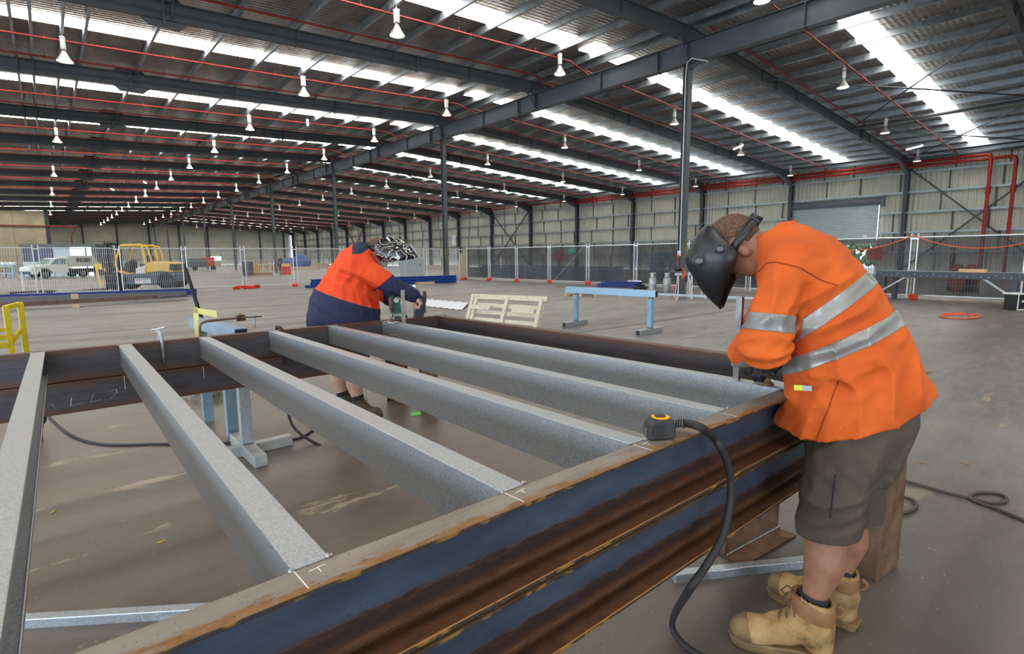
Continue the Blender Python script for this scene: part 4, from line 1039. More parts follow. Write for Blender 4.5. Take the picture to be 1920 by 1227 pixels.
for c_, z_ in (((-.12, .09), .205), ((.035, -.10), .205)):
    f = cut(rc((*c_, .1), (*c_, z_), .05, .057), half((0, 0, 1), z_+.02)); skin('sock', f, (c_[0]-.09, c_[1]-.09, .05), (c_[0]+.09, c_[1]+.09, z_+.05), .008, m_sock, None, pb)
boot('a', (-.19, .09), (.13, .0), 1, (m_bootdk, m_bootdk), pb, M2, tall=.17)
boot('b', (-.035, -.085), (.255, -.20), 1, (m_bootdk, m_bootdk), pb, M2, tall=.17)
# helmet with swirling white lines
m_swirl, t = newmat('black_helmet_white_swirls', .25)
nn = t.node('ShaderNodeTexNoise', {'Vector': t.node('ShaderNodeMapping', {0: t.tc.outputs['Object'], 'Scale': (1, .5, 1.5)}).outputs[0], 'Scale': 7.5, 'Detail': .6, 'Distortion': 1.1}).outputs['Fac']
w = t.math('PINGPONG', t.math('MULTIPLY', nn, 7.0), .5)
t.set('Base Color', t.mix(t.ramp(w, [(.055, V1(1)), (.075, V1(0))]), (.012, .012, .014, 1), (.80, .79, .74, 1)))
rows = [((.262, 1.648), (.385, 1.706), .085), ((.245, 1.60), (.470, 1.676), .118), ((.250, 1.545), (.552, 1.618), .128), ((.275, 1.495), (.605, 1.560), .130), ((.312, 1.456), (.640, 1.506), .122), ((.345, 1.452), (.600, 1.482), .112)]
hm = helmet_shell(rows, 0.0, m_swirl, pb, pw=.85)
mb = MB(); c = Vector((.600, 0, 1.575)); u_ = Vector((-.55, 0, .83)); mb.bar(c-u_*.05, c+u_*.05, .11, .02, up=(.83, 0, .55)); mb.build('lens_frame', mat('blue_black_gloss', (.01, .02, .06), .12), hm)
mb = MB()
for i in range(7): mb.box(.47+.012*i, .476+.012*i, .02, .10, 1.655-.01*i, 1.70-.012*i)
mb.box(.465, .56, .02, .1, 1.63, 1.66); mb.build('filter_unit', m_black, hm)
mb = MB(); R_ = [Vector(H(-.014+math.cos(a)*.108, math.sin(a)*.088, .012)) for a in np.linspace(0, 2*PI, 32, endpoint=False)]; vs = []
for p in R_: vs += [p-Vector(hu)*.02, p+Vector(hu)*.02]
mb.add(vs, [(2*i, 2*i+1, (2*i+3) % 64, (2*i+2) % 64) for i in range(32)]); o = mb.build('head_band', m_helm, hm, smooth=True); sd = o.modifiers.new('s', 'SOLIDIFY'); sd.thickness = .005; sd.offset = 1
mb = MB(); mb.ball(Vector(H(-.128, 0, .012)), .026, 10); mb.build('ratchet_knob', m_black, hm, smooth=True)
# respirator
mb = MB(); mb.ball(Vector(H(.098, 0, -.055)), .042, 12, sc=(.8, 1, .9)); mb.ball(Vector(H(.085, -.045, -.06)), .028, 10); mb.ball(Vector(H(.085, .045, -.06)), .028, 10)
mb.build('dust_mask', mat('pale_blue_mask', (.50, .58, .64), .7), pb, smooth=True)
mb = MB(); mb.tube([Vector(H(.07, -.06, -.05)), Vector(H(.0, -.085, -.04)), Vector(H(-.07, -.07, -.01))], .004, 5); mb.build('mask_strap', mat('strap_red', (.35, .06, .04), .6), pb)
# green gauntlet on the left hand
m_green = mat('green_leather', (.006, .13, .085), .6, noise=.45, nscale=30, bump=.3, bscale=80)
gl = union([hand((.425, .08, .995), (.15, -.75, -.35), (.2, -.2, -1), (.9, .1, 0), glove=.005, curl=(.5, .6, .5), k=1.05), chain([(.375, .16, 1.125), (.41, .125, 1.06), (.425, .08, .995)], [.066, .058, .042])], .03)
gl = folds(gl, 1, [((.41, .12, 1.06), (.2, -.3, -1), .03, .08, .004)], 4)
g = skin('gauntlet', gl, (.27, -.14, .86), (.60, .26, 1.22), .006, m_green, None, pb)
mb = MB(); mb.lathe([(.0, 0), (.024, .0), (.024, .003), (0, .004)], 16, (.425, .068, 1.085), 'y'); mb.lathe([(.012, .004), (.012, .005), (0, .005)], 16, (.43, .062, 1.08), 'y')
o = mb.build('round_badge', m_white, g); o.rotation_euler = (0, 0, 0)
# file brush in the right hand
def W2(p): return M2 @ Vector(p)
a, b = W2((.655, -.185, 1.115)), W2((.612, -.175, .875))
mb = MB(); mb.bar(a+(a-b)*.12, b, .085, .034, up=tuple(W2((0, 1, 0))-W2((0, 0, 0)))); 
tag(mb.build('wire_brush', mat('dark_navy_handle', (.012, .016, .03), .5), bevel=.004), 'dark upright brush in the bare hand of the person in orange and navy', 'brush')
# ================================================================ clamps, tape measure, cables, stands under the frame
def F3(x, y, z): return FM @ Vector((x, y, z))
# F clamp at the right-hand joist, front end
def fclamp(loc, rz, hgt, arm, label, drop=.1, col=None):
    e = empty('f_clamp', loc, rz, label, 'clamp')
    col = col or m_steel
    b = MB(); b.prism([(-.016, -.006), (.016, -.006), (.016, -.002), (.010, -.001), (.010, .001), (.016, .002), (.016, .006), (-.016, .006), (-.016, .002), (-.010, .001), (-.010, -.001), (-.016, -.002)], -drop, hgt, 'z'); b.build('rail', col, e)
    b = MB(); b.box(-.022, .026, -.014, .014, .045, .075); b.prism([(.02, .05), (arm-.02, .044), (arm+.01, .046), (arm+.01, .072), (arm-.02, .074), (.02, .074)], -.009, .009, 'y'); b.lathe([(.016, 0), (.016, .040)], 12, (arm, 0, .040)); b.build('sliding_arm', col, e, bevel=.003)
    b = MB(); b.tube([(arm, 0, .012), (arm, 0, .12)], .008, 8); b.lathe([(.010, .004), (.022, .004), (.022, .012), (.012, .02), (0, .02)], 14, (arm, 0, 0)); b.build('screw', m_rusty, e, smooth=True)
    b = MB(); b.lathe([(.012, .10), (.017, .115), (.018, .2), (.012, .215), (0, .216)], 12, (arm, 0, 0)); b.build('handle', mat('dark_wood_handle', (.07, .04, .03), .5), e, smooth=True)
    b = MB(); b.prism([(-.016, -drop-.002), (arm+.02, -drop-.002), (arm+.02, -drop+.02), (arm-.02, -drop+.02), (.02, -drop+.01), (-.016, -drop+.012)], -.010, .010, 'y'); b.build('fixed_arm', col, e, bevel=.003)
    return e
p = gp(1381, 710, .975); q = gp(1440, 722, .985)
c1 = fclamp((p.x, p.y, .98), math.atan2(q.y-p.y, q.x-p.x), .345, (q-p).length, 'tall bright steel bar clamp standing on the rightmost joist beside the bent worker', drop=.17)
mb = MB(); mb.box(-.045, .045, -.07, .07, 0, .009)
tag(mb.build('packing_plate', m_steel, bevel=.002, M=FM @ Matrix.Translation((2.185, .035, .003)) @ Matrix.Rotation(-.25, 4, 'Z')), 'small flat steel plate squeezed under the tall bar clamp', 'plate')
p = gp(757, 604, .955)
fclamp((p.x, p.y, .955), 2.6, .27, .10, 'bar clamp standing between the green glove and the bare hand', drop=.12, col=mat('worn_clamp_steel', (.28, .25, .22), .4, .8, noise=.4, nscale=20))
p = gp(770, 597, .95)
fclamp((p.x+.25, p.y+.35, .95), -.5, .28, .10, 'bar clamp behind the dark upright brush', drop=.12)
mb = MB(); mb.box(-.03, .03, -.04, .04, 0, .012)
p = gp(738, 605, .95); tag(mb.build('packing_plate', m_galv2, bevel=.002, loc=(p.x, p.y, .946), rz=.3), 'small bright plate lying by the green glove', 'plate')
# G clamp hooked over the far channel (left)
def gclamp(M, w, h, label, r=.011, m=None):
    e = empty('g_clamp', (0, 0, 0), 0, label, 'clamp'); e.matrix_world = M; m = m or m_steel
    b = MB(); b.tube([(0, 0, 0), (0, 0, h*.75), (-.012, 0, h*.93), (-.04, 0, h), (-w+.03, 0, h), (-w, 0, h-.0)], [r, r, r, r, r, r*.9], 8); b.build('bow', m, e, smooth=True)
    b = MB(); b.lathe([(.0, -.006), (.026, -.006), (.030, 0), (.026, .006), (.012, .008), (0, .008)], 16, (0, 0, -.02), 'y'); b.build('foot_pad', m_rusty, e, smooth=True)
    b = MB(); b.tube([(-w, 0, h+.012), (-w, 0, h-.10)], .008, 8); b.lathe([(.018, -.014), (.018, .014)], 10, (-w, 0, h), 'x'); b.tube([(-w-.045, -.03, h+.012), (-w+.02, .04, h+.03)], .006, 6); b.build('screw', m_galv2, e, smooth=True)
    return e
A = gp(303, 672, .90)
gclamp(Matrix.Translation((F3(.505, FL-.02, 0)+Vector((0, 0, -.115)))) @ Matrix.Rotation(PI/2+PI, 4, 'Z'), .12, .17, 'worn steel clamp hooked over the far channel between second and third joists')
e = empty('g_clamp', (0, 0, 0), 0, 'large bent steel clamp lying on the blue trestle end behind the far channel', 'clamp')
b = MB(); pts = [gp(366, 632, .93), gp(366, 620, 1.0), gp(370, 609, 1.04), gp(382, 605, 1.06), gp(420, 603, 1.06)]
P0_ = F3(.8, FL+.35, .0)
pp = [P0_+Vector(v) for v in ((0, 0, -.05), (0, 0, .035), (.012, 0, .065), (.05, 0, .08), (.20, .01, .085), (.40, .02, .09))]
b.tube(pp, .010, 8); b.build('bow', m_rusty, e, smooth=True)
b = MB(); b.tube([pp[-1]-Vector((.06, 0, -.0)), pp[-1]+Vector((.06, 0, 0))], .012, 8); b.tube([pp[-1]+Vector((.0, 0, .02)), pp[-1]+Vector((0, 0, -.09))], .008, 8); b.build('screw', m_steel, e, smooth=True)
def tape(M, s, label):
    e = empty('tape_measure', (0, 0, 0), 0, label, 'tape measure'); e.matrix_world = M @ Matrix.Scale(s, 4)
    b = MB(); P = [(-.040, .0), (.034, .0), (.040, .008), (.040, .040), (.030, .058), (-.018, .060), (-.036, .046), (-.042, .02)]
    b.prism(P, -.027, .027, 'y'); b.build('case', mat('black_rubber_case', (.03, .028, .026), .55, bump=.2), e, bevel=.006)
    b = MB()
    for i in range(6): b.box(-.030-.0, -.0365+.0, 0, 0, 0, 0) if 0 else b.box(-.036+.007*i, -.033+.007*i, -.0285, -.027, .006, .045)
    b.build('grip_ribs', m_black, e)
    b = MB(); b.lathe([(.0, .0), (.026, .0), (.026, .0022), (0, .003)], 22, (.002, 0, .0595)); o = b.build('yellow_cap', mat('tape_yellow', srgb(236, 176, 20), .45), e, smooth=True)
    b = MB(); b.prism([(-.014, -.010), (.012, -.012), (.016, 0), (.012, .012), (-.014, .010)], .062, .067, 'z'); b.build('lock_button', m_black, e, bevel=.002)
    b = MB(); b.box(-.044, -.042, -.010, .010, .003, .03); b.build('hook', m_steel, e)
    return e
c = gp(1240, 826, .972)
tape(Matrix.Translation((c.x+.02, c.y+.02, .9725)) @ Matrix.Rotation(math.radians(-32), 4, 'Z'), 1.0, 'black and yellow tape measure standing on the front channel')
T0 = P0_+Vector((.30, .03, .095))
tape(Matrix.Translation(T0-Vector((0, 0, .035))) @ Matrix.Rotation(.1, 4, 'Z'), .85, 'black tape measure with yellow end on the far trestle clamp')
# welding cable over the front channel
def curve_pts(pts, n=8):
    pts = [Vector(p) for p in pts]; out = []
    for i in range(len(pts)-1):
        p0, p1, p2, p3 = pts[max(i-1, 0)], pts[i], pts[i+1], pts[min(i+2, len(pts)-1)]
        for j in range(n):
            u = j/n; out.append((p1*2+(p2-p0)*u+(p0*2-p1*5+p2*4-p3)*u*u+(p1*3-p0-p2*3+p3)*u**3)*.5)
    return out+[pts[-1]]
def onY(px, py, Y):
    d = ray(px, py); return Vector((0, 0, CH))+d*(Y/d.y)
cab = [gp(1262, 795, .993), gp(1283, 794, .998), gp(1312, 801, 1.002), onY(1338, 820, .795), onY(1350, 838, .78), onY(1360, 858, .775), onY(1370, 900, .77), onY(1368, 950, .765), onY(1355, 1005, .76), onY(1325, 1060, .76), onY(1290, 1110, .78), gp(1262, 1160, .10), gp(1266, 1190, .03), gp(1300, 1222, .014), gp(1360, 1250, .014), gp(1450, 1290, .014), gp(1560, 1330, .014)]
e = empty('welding_cable', (0, 0, 0), 0, 'thick black cable hanging over the front channel beside the tape measure', 'cable')
mb = MB(); mb.tube(curve_pts(cab), .0125, 10); mb.build('sheath', m_rubber, e, smooth=True)
sp = curve_pts([cab[0]+Vector((-.012, .01, 0)), cab[0], cab[1]], 10); mb = MB()
L_ = []
for i in range(90):
    u = i/89*(len(sp)-1); k_ = min(int(u), len(sp)-2); p = sp[k_].lerp(sp[k_+1], u-k_); d = (sp[k_+1]-sp[k_]).normalized(); r = d.cross(Vector((0, 0, 1))).normalized(); w = r.cross(d); a = i/89*2*PI*10
    L_.append(p+(r*math.cos(a)+w*math.sin(a))*.0145)
mb.tube(L_, .0022, 5); mb.build('spring_sleeve', m_steel, e, smooth=True)
mb = MB(); pts = [gp(*q, .01) for q in ((60, 700), (88, 770), (100, 790), (140, 820), (200, 834), (300, 833), (420, 831), (540, 826), (585, 808), (600, 780), (596, 740))]
mb.tube(curve_pts(pts, 6), .010, 8); tag(mb.build('welding_cable', m_rubber, smooth=True), 'thin black cable lying in an arc on the floor under the far channel', 'cable')
pts = [F3(1.31, FL-.01, -.28), F3(1.31, FL-.015, -.1), F3(1.30, FL-.01, .0), F3(1.285, FL+.03, .02), F3(1.29, FL+.09, -.02), F3(1.33, FL+.12, -.4), F3(1.36, FL+.1, -.8), F3(1.5, FL-.15, -.955)]
mb = MB(); mb.tube(curve_pts(pts, 6), .012, 8); tag(mb.build('welding_cable', m_rubber, smooth=True), 'black cable draped over the far channel beside the navy shirt', 'cable')
mb = MB(); pts = [gp(*q, .012) for q in ((1600, 880), (1660, 893), (1700, 903), (1760, 920), (1820, 935), (1856, 943), (1884, 941), (1886, 932), (1862, 925), (1832, 925), (1818, 932), (1830, 941), (1870, 955), (1925, 978), (1990, 1000))]
mb.tube(curve_pts(pts, 6), .010, 8); tag(mb.build('air_hose', mat('brown_hose', (.06, .048, .04), .6), smooth=True), 'thin brown hose with a loop lying on the floor at the right', 'hose')
mb = MB(); pts = [gp(*q, .012) for q in ((1560, 955), (1620, 966), (1660, 963), (1700, 960), (1718, 950), (1712, 938), (1690, 932), (1660, 931), (1620, 938))]
mb.tube(curve_pts(pts, 6), .010, 8); tag(mb.build('air_hose', MATS['brown_hose'], smooth=True), 'loop of brown hose on the floor just behind the bent worker', 'hose')
# supports
o = isec('support_beam', (2.86, 1.02, .30), 0, .34, .54, .30, 'rusted plate block standing on the floor behind the legs of the bent worker'); bpy.data.objects.remove(o)
e = empty('support_block', (2.88, .88, 0), math.radians(-8), 'brown steel box support behind the bent worker, green clip on top', 'support')
b = MB(); b.box(-.10, .12, -.26, -.02, .0, .52); b.build('body', m_rusty, e, bevel=.004)
q = gp(1643, 962, .5)
b = MB(); b.box(-.05, .05, -.035, .035, 0, .02); b.box(-.05, .0, -.03, .03, .018, .035); tag(b.build('clip', mat('lime_plastic', srgb(110, 220, 90), .5), bevel=.004, loc=(2.80, .66, .52), rz=.5), 'lime green plastic clip on the brown steel support', 'clip')
e = empty('support_angle', (2.46, 1.33, 0), math.radians(-6), 'T shaped rusted steel stand with a welded foot under the front channel', 'support')
b = MB(); b.box(-.03, .46, -.14, -.13, .012, .555); b.build('web', m_rusty, e, bevel=.002)
b = MB(); b.box(-.03, .46, -.24, -.03, .0, .012); b.build('foot_plate', m_rusty, e, bevel=.002)
b = MB()
for i in range(34): b.ball((-.02+.0145*i, -.143, .016), .007, 6)
b.build('weld_bead', m_steel, e, smooth=True)['kind'] = 'stuff'
for (a, b_, lab, r) in ((gp(-60, 1172, .02), gp(420, 1143, .02), 'square steel tube lying on the floor below the leftmost joists', .045), (gp(1262, 1082, .02), gp(1560, 1049, .02), 'grey steel tube on the floor behind the hanging cable', .045)):
    mb = MB(); mb.bar(a, b_, r, r); tag(mb.build('steel_tube', m_galv2, bevel=.004), lab, 'tube')
# far stand with box foot
e = empty('stand', F3(1.0, FL+.04, 0)*1, 0, 'steel stand with a long flat foot under the far channel', 'stand'); e.location.z = 0
b = MB(); b.box(-.04, .04, -.035, .035, .09, .535); b.build('post', m_galv2, e, bevel=.004)
b = MB(); b.box(-.045, .045, -.35, .35, .0, .085); b.box(-.33, .33, -.04, .04, 0.0, .08); b.build('foot', mat('pale_steel_tube', (.42, .43, .42), .5, .3, noise=.3, nscale=8), e, bevel=.004)
for i, (q, r) in enumerate((((748, 762), .3), ((800, 782), -.4))):
    p = gp(*q, 0); e = empty('support_angle', (p.x+.12, p.y+.12, 0), r, ['short I shaped steel stand by the toe of the dark boot', 'short I shaped steel stand next to the green scrap'][i], 'support')
    b = MB(); b.prism(IB(.16, .16, .009, .007), .0, .545, 'z'); b.build('web', m_rusty, e, bevel=.002)
    b = MB(); b.box(-.1, .1, -.1, .1, .0, .008); b.build('foot_plate', m_rusty, e)
p = gp(778, 776, .01); mb = MB(); mb.prism([(-.06, -.03), (.05, -.04), (.07, .03), (-.02, .05)], .0, .008, 'z'); tag(mb.build('clip', MATS['lime_plastic'], loc=(p.x, p.y, .002)), 'green plastic scrap on the floor beneath the joists', 'scrap')
# caster trolley leg left, swarf pile
e = empty('caster', gp(66, 835, .0)+Vector((0.02, .1, 0)), .4, 'rusted caster wheel peeping out beside the leftmost joist', 'caster')
b = MB(); b.lathe([(.0, -.022), (.055, -.022), (.07, -.016), (.07, .016), (.055, .022), (.0, .022)], 20, (0, 0, .19), 'y'); b.build('wheel', m_black, e, smooth=True)
b = MB(); b.box(-.03, .03, -.045, -.035, .12, .32); b.box(-.03, .03, .035, .045, .12, .32); b.lathe([(.06, 0), (.06, .05)], 14, (0, 0, .32)); b.lathe([(.05, 0.0), (.05, .12)], 14, (-.02, .0, .0)); b.build('fork', m_rusty, e, smooth=True)
mb = MB(); r7 = random.Random(4); c = gp(415, 755, .02)
for i in range(420):
    a, rr = r7.uniform(0, 2*PI), abs(r7.gauss(0, .2)); x, y = c.x+math.cos(a)*rr*1.3, c.y+.25+math.sin(a)*rr*.8; z = r7.uniform(0, 1)*max(.01, .085-.22*rr); s_ = r7.uniform(.012, .03); a2 = r7.uniform(0, 6)
    mb.tube([(x+math.cos(a2+j)*s_, y+math.sin(a2+j)*s_, .004+z+.006*j) for j in range(4)], .0022, 3)
tag(mb.build('metal_shavings', mat('swarf', (.16, .14, .12), .5, .5), fix=False), 'heap of grey metal shavings on the floor behind the far channel', 'shavings', kind='stuff')
# scraps of leaf and litter on the floor
m_leaf = mat('dry_leaf', (.35, .20, .09), .8); m_leaf2 = mat('yellow_leaf', (.62, .38, .06), .7)
for i, (px, py, s, mm, lab) in enumerate(((302, 1016, .022, m_leaf2, 'yellow leaf on the floor between the first and second joists'), (100, 960, .025, m_leaf2, 'small torn leaf right of the leftmost joist'), (1730, 868, .025, m_leaf, 'dry leaf right of the grey shorts'), (1748, 798, .025, m_leaf, 'dry leaf right of the shirt hem'), (1810, 870, .028, m_leaf, 'pale dry leaf furthest right'), (1790, 748, .02, m_leaf, 'tiny dry leaf beside the shirt hem tip'), (1705, 822, .025, m_leaf, 'dry leaf nearest the shorts'))):
    p = gp(px, py, .003); mb = MB(); mb.prism([(-s, 0), (-s*.3, s*.35), (s*.6, s*.3), (s, 0), (s*.4, -s*.25), (-s*.3, -s*.3)], .001, .004, 'z')
    tag(mb.build('leaf', mm, loc=(p.x, p.y, 0), rz=i*1.1), lab, 'leaf', 'dry leaves on the floor')
# ================================================================ things standing about the hall
def local(A, B):                                  # frame with x from A to B on the floor
    A, B = Vector(A), Vector(B); d = B-A; return math.atan2(d.y, d.x), d.length
m_fly = mat('forklift_yellow', srgb(236, 196, 84), .42)
m_flgrey = mat('forklift_grey', srgb(72, 84, 100), .5)
m_glass = mat('tinted_glass', (.18, .30, .30), .08)
m_tyre = mat('tyre_rubber', (.018, .018, .02), .8)
# ---- forklift
A, B = gp(217, 546), gp(315, 544); rz, W_ = local(A, B); WB = W_
e = empty('forklift', A, rz, 'yellow and grey forklift parked behind the wire fence', 'forklift')
def wheel(parent, x, y, r, w, n='wheel', hub=m_white):
    mb = MB(); mb.lathe([(r*.55, -w/2), (r*.9, -w/2), (r, -w*.36), (r, w*.36), (r*.9, w/2), (r*.55, w/2), (r*.5, w*.3), (0, w*.3)], 24, (x, y, r), 'y'); mb.lathe([(r*.55, -w/2), (r*.3, -w*.3), (0, -w*.3)], 16, (x, y, r), 'y', mat=1)
    return mb.build(n, [m_tyre, hub], parent, smooth=True)
for x, r in ((.05*W_, .46), (W_, .40)):
    for y in (.05, 1.5): wheel(e, x, y, r, .30, hub=m_flgrey)
b = MB(); b.prism([(.22*W_, .30), (.80*W_, .24), (.84*W_, .62), (.90*W_, .80), (1.05*W_, .84), (1.14*W_, .62), (1.17*W_, .40), (1.18*W_, .86), (.9*W_, .93), (.28*W_, .80), (.0, .95), (-.03*W_, .85), (.13*W_, .70)], -.08, 1.56, 'y'); b.build('chassis', m_flgrey, e, bevel=.02)
b = MB(); b.prism([(.62*W_, .80), (1.17*W_, .88), (1.16*W_, 1.20), (1.12*W_, 1.34), (.72*W_, 1.38), (.62*W_, 1.30)], -.06, 1.54, 'y'); b.build('hood', m_fly, e, bevel=.04)
b = MB(); b.prism([(1.07*W_, .96), (1.18*W_, .94), (1.165*W_, 1.26), (1.09*W_, 1.26)], -.075, 1.555, 'y'); b.build('grille', m_black, e)
b = MB(); b.prism([(.42*W_, .80), (.62*W_, .78), (.63*W_, 1.22), (.44*W_, 1.08)], -.08, .0, 'y'); b.build('side_panel', m_white, e, bevel=.02)
b = MB(); b.prism([(.08*W_, .80), (.24*W_, .66), (.64*W_, .72), (.64*W_, .84), (.30*W_, .80), (.12*W_, .98)], -.06, 1.54, 'y'); b.build('step', m_fly, e, bevel=.02)
b = MB()
for y in (-.02, 1.46):
    b.tube([(.09*W_, y, .92), (.06*W_, y, 1.25), (.08*W_, y, 1.55), (.16*W_, y, 2.08), (.20*W_, y, 2.16), (.56*W_, y, 2.18), (.585*W_, y, 2.08), (.61*W_, y, 1.6), (.635*W_, y, 1.25), (.60*W_, y, .84)], [.05]*5+[.06]*2+[.075]*3, 8)
    b.tube([(.58*W_, y, 2.16), (.68*W_, y, 2.10), (.74*W_, y, 1.36)], .045, 8)
for x in (.2, .28, .36, .44, .52): b.box(x*W_-.03, x*W_+.03, -.02, 1.46, 2.12, 2.2)
b.build('overhead_guard', m_fly, e, smooth=True)
b = MB(); b.box(.42*W_, .56*W_, .45, 1.05, 1.10, 1.26); b.prism([(.53*W_, 1.2), (.60*W_, 1.2), (.62*W_, 1.68), (.57*W_, 1.70)], .45, 1.05, 'y'); b.build('seat', m_black, e, bevel=.03)
b = MB(); b.tube([(.22*W_, .7, .95), (.28*W_, .7, 1.42)], .05, 8); b.lathe([(.17, -.012), (.19, 0), (.17, .012)], 16, (.29*W_, .7, 1.48)); b.prism([(.12*W_, .8), (.24*W_, .8), (.26*W_, 1.45), (.16*W_, 1.3)], .3, 1.2, 'y'); b.build('steering_column', m_black, e, smooth=True)
b = MB()
for y in (.15, 1.2): b.box(-.16*W_, -.11*W_, y, y+.12, .12, 2.3); b.box(-.11*W_, -.07*W_, y+.1, y+.22, .12, 2.2)
for z in (.3, 1.0, 2.2): b.box(-.16*W_, -.09*W_, .15, 1.3, z, z+.1)
b.tube([(-.1*W_, .7, .3), (-.1*W_, .7, 2.1)], .05, 8); b.build('mast', m_black, e)
b = MB(); b.box(-.19*W_, -.165*W_, .05, 1.4, .35, .5); b.box(-.19*W_, -.165*W_, .05, 1.4, .95, 1.1)
b.prism([(-.20*W_, 1.02), (-.33*W_, 1.06), (-.34*W_, 1.30), (-.21*W_, 1.32)], -.02, .0, 'y'); b.prism([(-.34*W_, 1.3), (-.29*W_, 1.3), (-.245*W_, .22), (-.28*W_, .22)], -.04, .0, 'y'); b.build('carriage', m_fly, e)
for y in (.18, 1.1):
    b = MB(); b.box(-.215*W_, -.195*W_, y, y+.13, .05, .9); b.prism([(-.2*W_, .05), (-.85*W_, .04), (-.85*W_, .055), (-.2*W_, .11)], y, y+.13, 'y'); b.build('fork', m_black, e)
b = MB(); b.box(.40*W_, .70*W_, -.10, -.075, .34, .58); s = b.build('sign_plate', m_white, e)
def word(txt, size, M, m, parent=None, name='lettering', ex=.002):
    cu = bpy.data.curves.new(name, 'FONT'); cu.body = txt; cu.size = size; cu.extrude = ex; cu.align_x = 'LEFT'; cu.align_y = 'CENTER'
    cu.materials.append(m); tmp = bpy.data.objects.new(name, cu); C.objects.link(tmp); dg = bpy.context.evaluated_depsgraph_get(); dg.update()
    me = bpy.data.meshes.new_from_object(tmp.evaluated_get(dg)); bpy.data.objects.remove(tmp); o = bpy.data.objects.new(name, me); C.objects.link(o)
    if parent: o.parent = parent
    o.matrix_local = M; return o
FR = Matrix.Rotation(PI/2, 4, 'X')
m_sred = mat('sign_red', srgb(200, 40, 60), .5); m_sblue = mat('sign_blue', srgb(110, 130, 170), .5)
mb = MB(); r0 = random.Random(8)
for (u0, u1, z, hh, mi) in ((.42, .53, .48, .07, 0), (.55, .67, .50, .06, 1), (.56, .66, .39, .05, 1)):
    u = u0
    while u < u1:
        w_ = r0.uniform(.006, .012); mb.box(u*W_, (u+w_)*W_, -.104, -.10, z, z+hh*r0.uniform(.7, 1), mi); u += w_+.004
mb.build('lettering', [m_sred, m_sblue], s)['kind'] = 'stuff'
# ---- white utility with canopy
A, B = gp(87, 522.5), gp(157, 520); rz, WB = local(A, B)
m_ute = mat('ute_white', (.74, .74, .72), .3); m_can = mat('canopy_grey_white', (.55, .56, .50), .5)
e = empty('utility_truck', A, rz, 'white utility truck with a service canopy beyond the fence', 'truck')
for x in (0, WB):
    for y in (.1, 1.55): wheel(e, x, y, .37, .24, hub=m_can)
b = MB(); P = [(-.95, .35), (-.98, .75), (-.90, .95), (-.1, 1.08), (.25, 1.12), (.75, 1.60), (1.05, 1.68), (1.62, 1.68), (1.70, 1.1), (1.70, .42), (.5, .40), (.45, .62), (.2, .82), (-.2, .82), (-.44, .62), (-.48, .38)]
b.prism(P, .0, 1.68, 'y'); b.build('cab', m_ute, e, bevel=.04)
b = MB(); b.prism([(.42, 1.16), (.80, 1.54), (1.05, 1.61), (1.05, 1.16)], -.01, 1.69, 'y'); b.prism([(1.1, 1.16), (1.1, 1.61), (1.55, 1.61), (1.58, 1.16)], -.01, 1.69, 'y'); b.prism([(.27, 1.16), (.72, 1.60), (.76, 1.60), (.32, 1.16)], .08, 1.6, 'y'); b.build('window_glass', m_glass, e)
b = MB(); b.box(1.8, WB+1.35, .05, 1.63, .62, .76); b.box(1.7, WB+1.2, .4, 1.3, .4, .62); b.build('tray', m_black, e)
b = MB(); b.prism([(1.80, .92), (WB+1.35, .92), (WB+1.35, 1.2), (WB+1.0, 1.86), (1.80, 1.86)], .02, 1.66, 'y'); b.build('canopy', m_can, e, bevel=.03)
b = MB(); b.box(2.35, 3.5, .0, .03, 1.28, 1.66); b.build('canopy_window', m_black, e)
b = MB()
for i in range(8): b.box(2.40+.14*i, 2.43+.14*i, -.012, .0, 1.28, 1.66)
b.build('window_bar', m_can, e)
b = MB(); b.box(-1.04, -.95, .1, 1.58, .36, .6); b.build('bumper', m_black, e, bevel=.02)
b = MB(); b.box(-.97, -.86, .05, .35, .82, .95); b.build('headlight', mat('headlight_lens', (.7, .72, .75), .1), e)
# ---- site office with a daylit doorway
A, B = gp(46, 518.5), gp(186, 516.5); rz, L = local(A, B)
e = empty('site_office', A, rz, 'low blue-white site office with dark upper panels behind the truck', 'building')
b = MB(); b.box(0, L*.40, 0, 3, 0, 1.35); b.build('lower_wall', mat('office_pale_blue', (.52, .60, .68), .5), e)
b = MB(); b.box(0.02, L*.40, .02, 3, 1.35, 2.72)
for i in range(14): b.box(.1+i*L*.4/14, .16+i*L*.4/14, -.01, .03, 1.38, 2.7)
b.build('dark_panel', mat('office_slate', (.07, .10, .16), .5), e)
b = MB(); b.box(L*.40, L*.58, .1, 3, 0, 2.72); b.build('end_wall', mat('office_pale_blue2', (.50, .60, .70), .5), e)
b = MB(); b.box(L*.58, L*.93, .8, .9, 0, 2.72); o = b.build('daylit_doorway', mat('daylight_glow', (.9, .97, .95), .5, emit=(.85, 1, .95), estr=1.3), e)
b = MB(); b.box(-.1, L, -.1, 3.1, 2.72, 3.0); b.box(L*.93, L, 0, 3, 0, 2.75); b.build('roof_fascia', mat('office_dark_grey', (.10, .11, .12), .5), e)
b = MB(); b.box(L*.79, L*.80, .7, .8, 0, 2.7); b.ball((L*.70, .6, 1.5), .16, 8, sc=(1, 1, 2.4)); b.build('door_post', m_black, e)
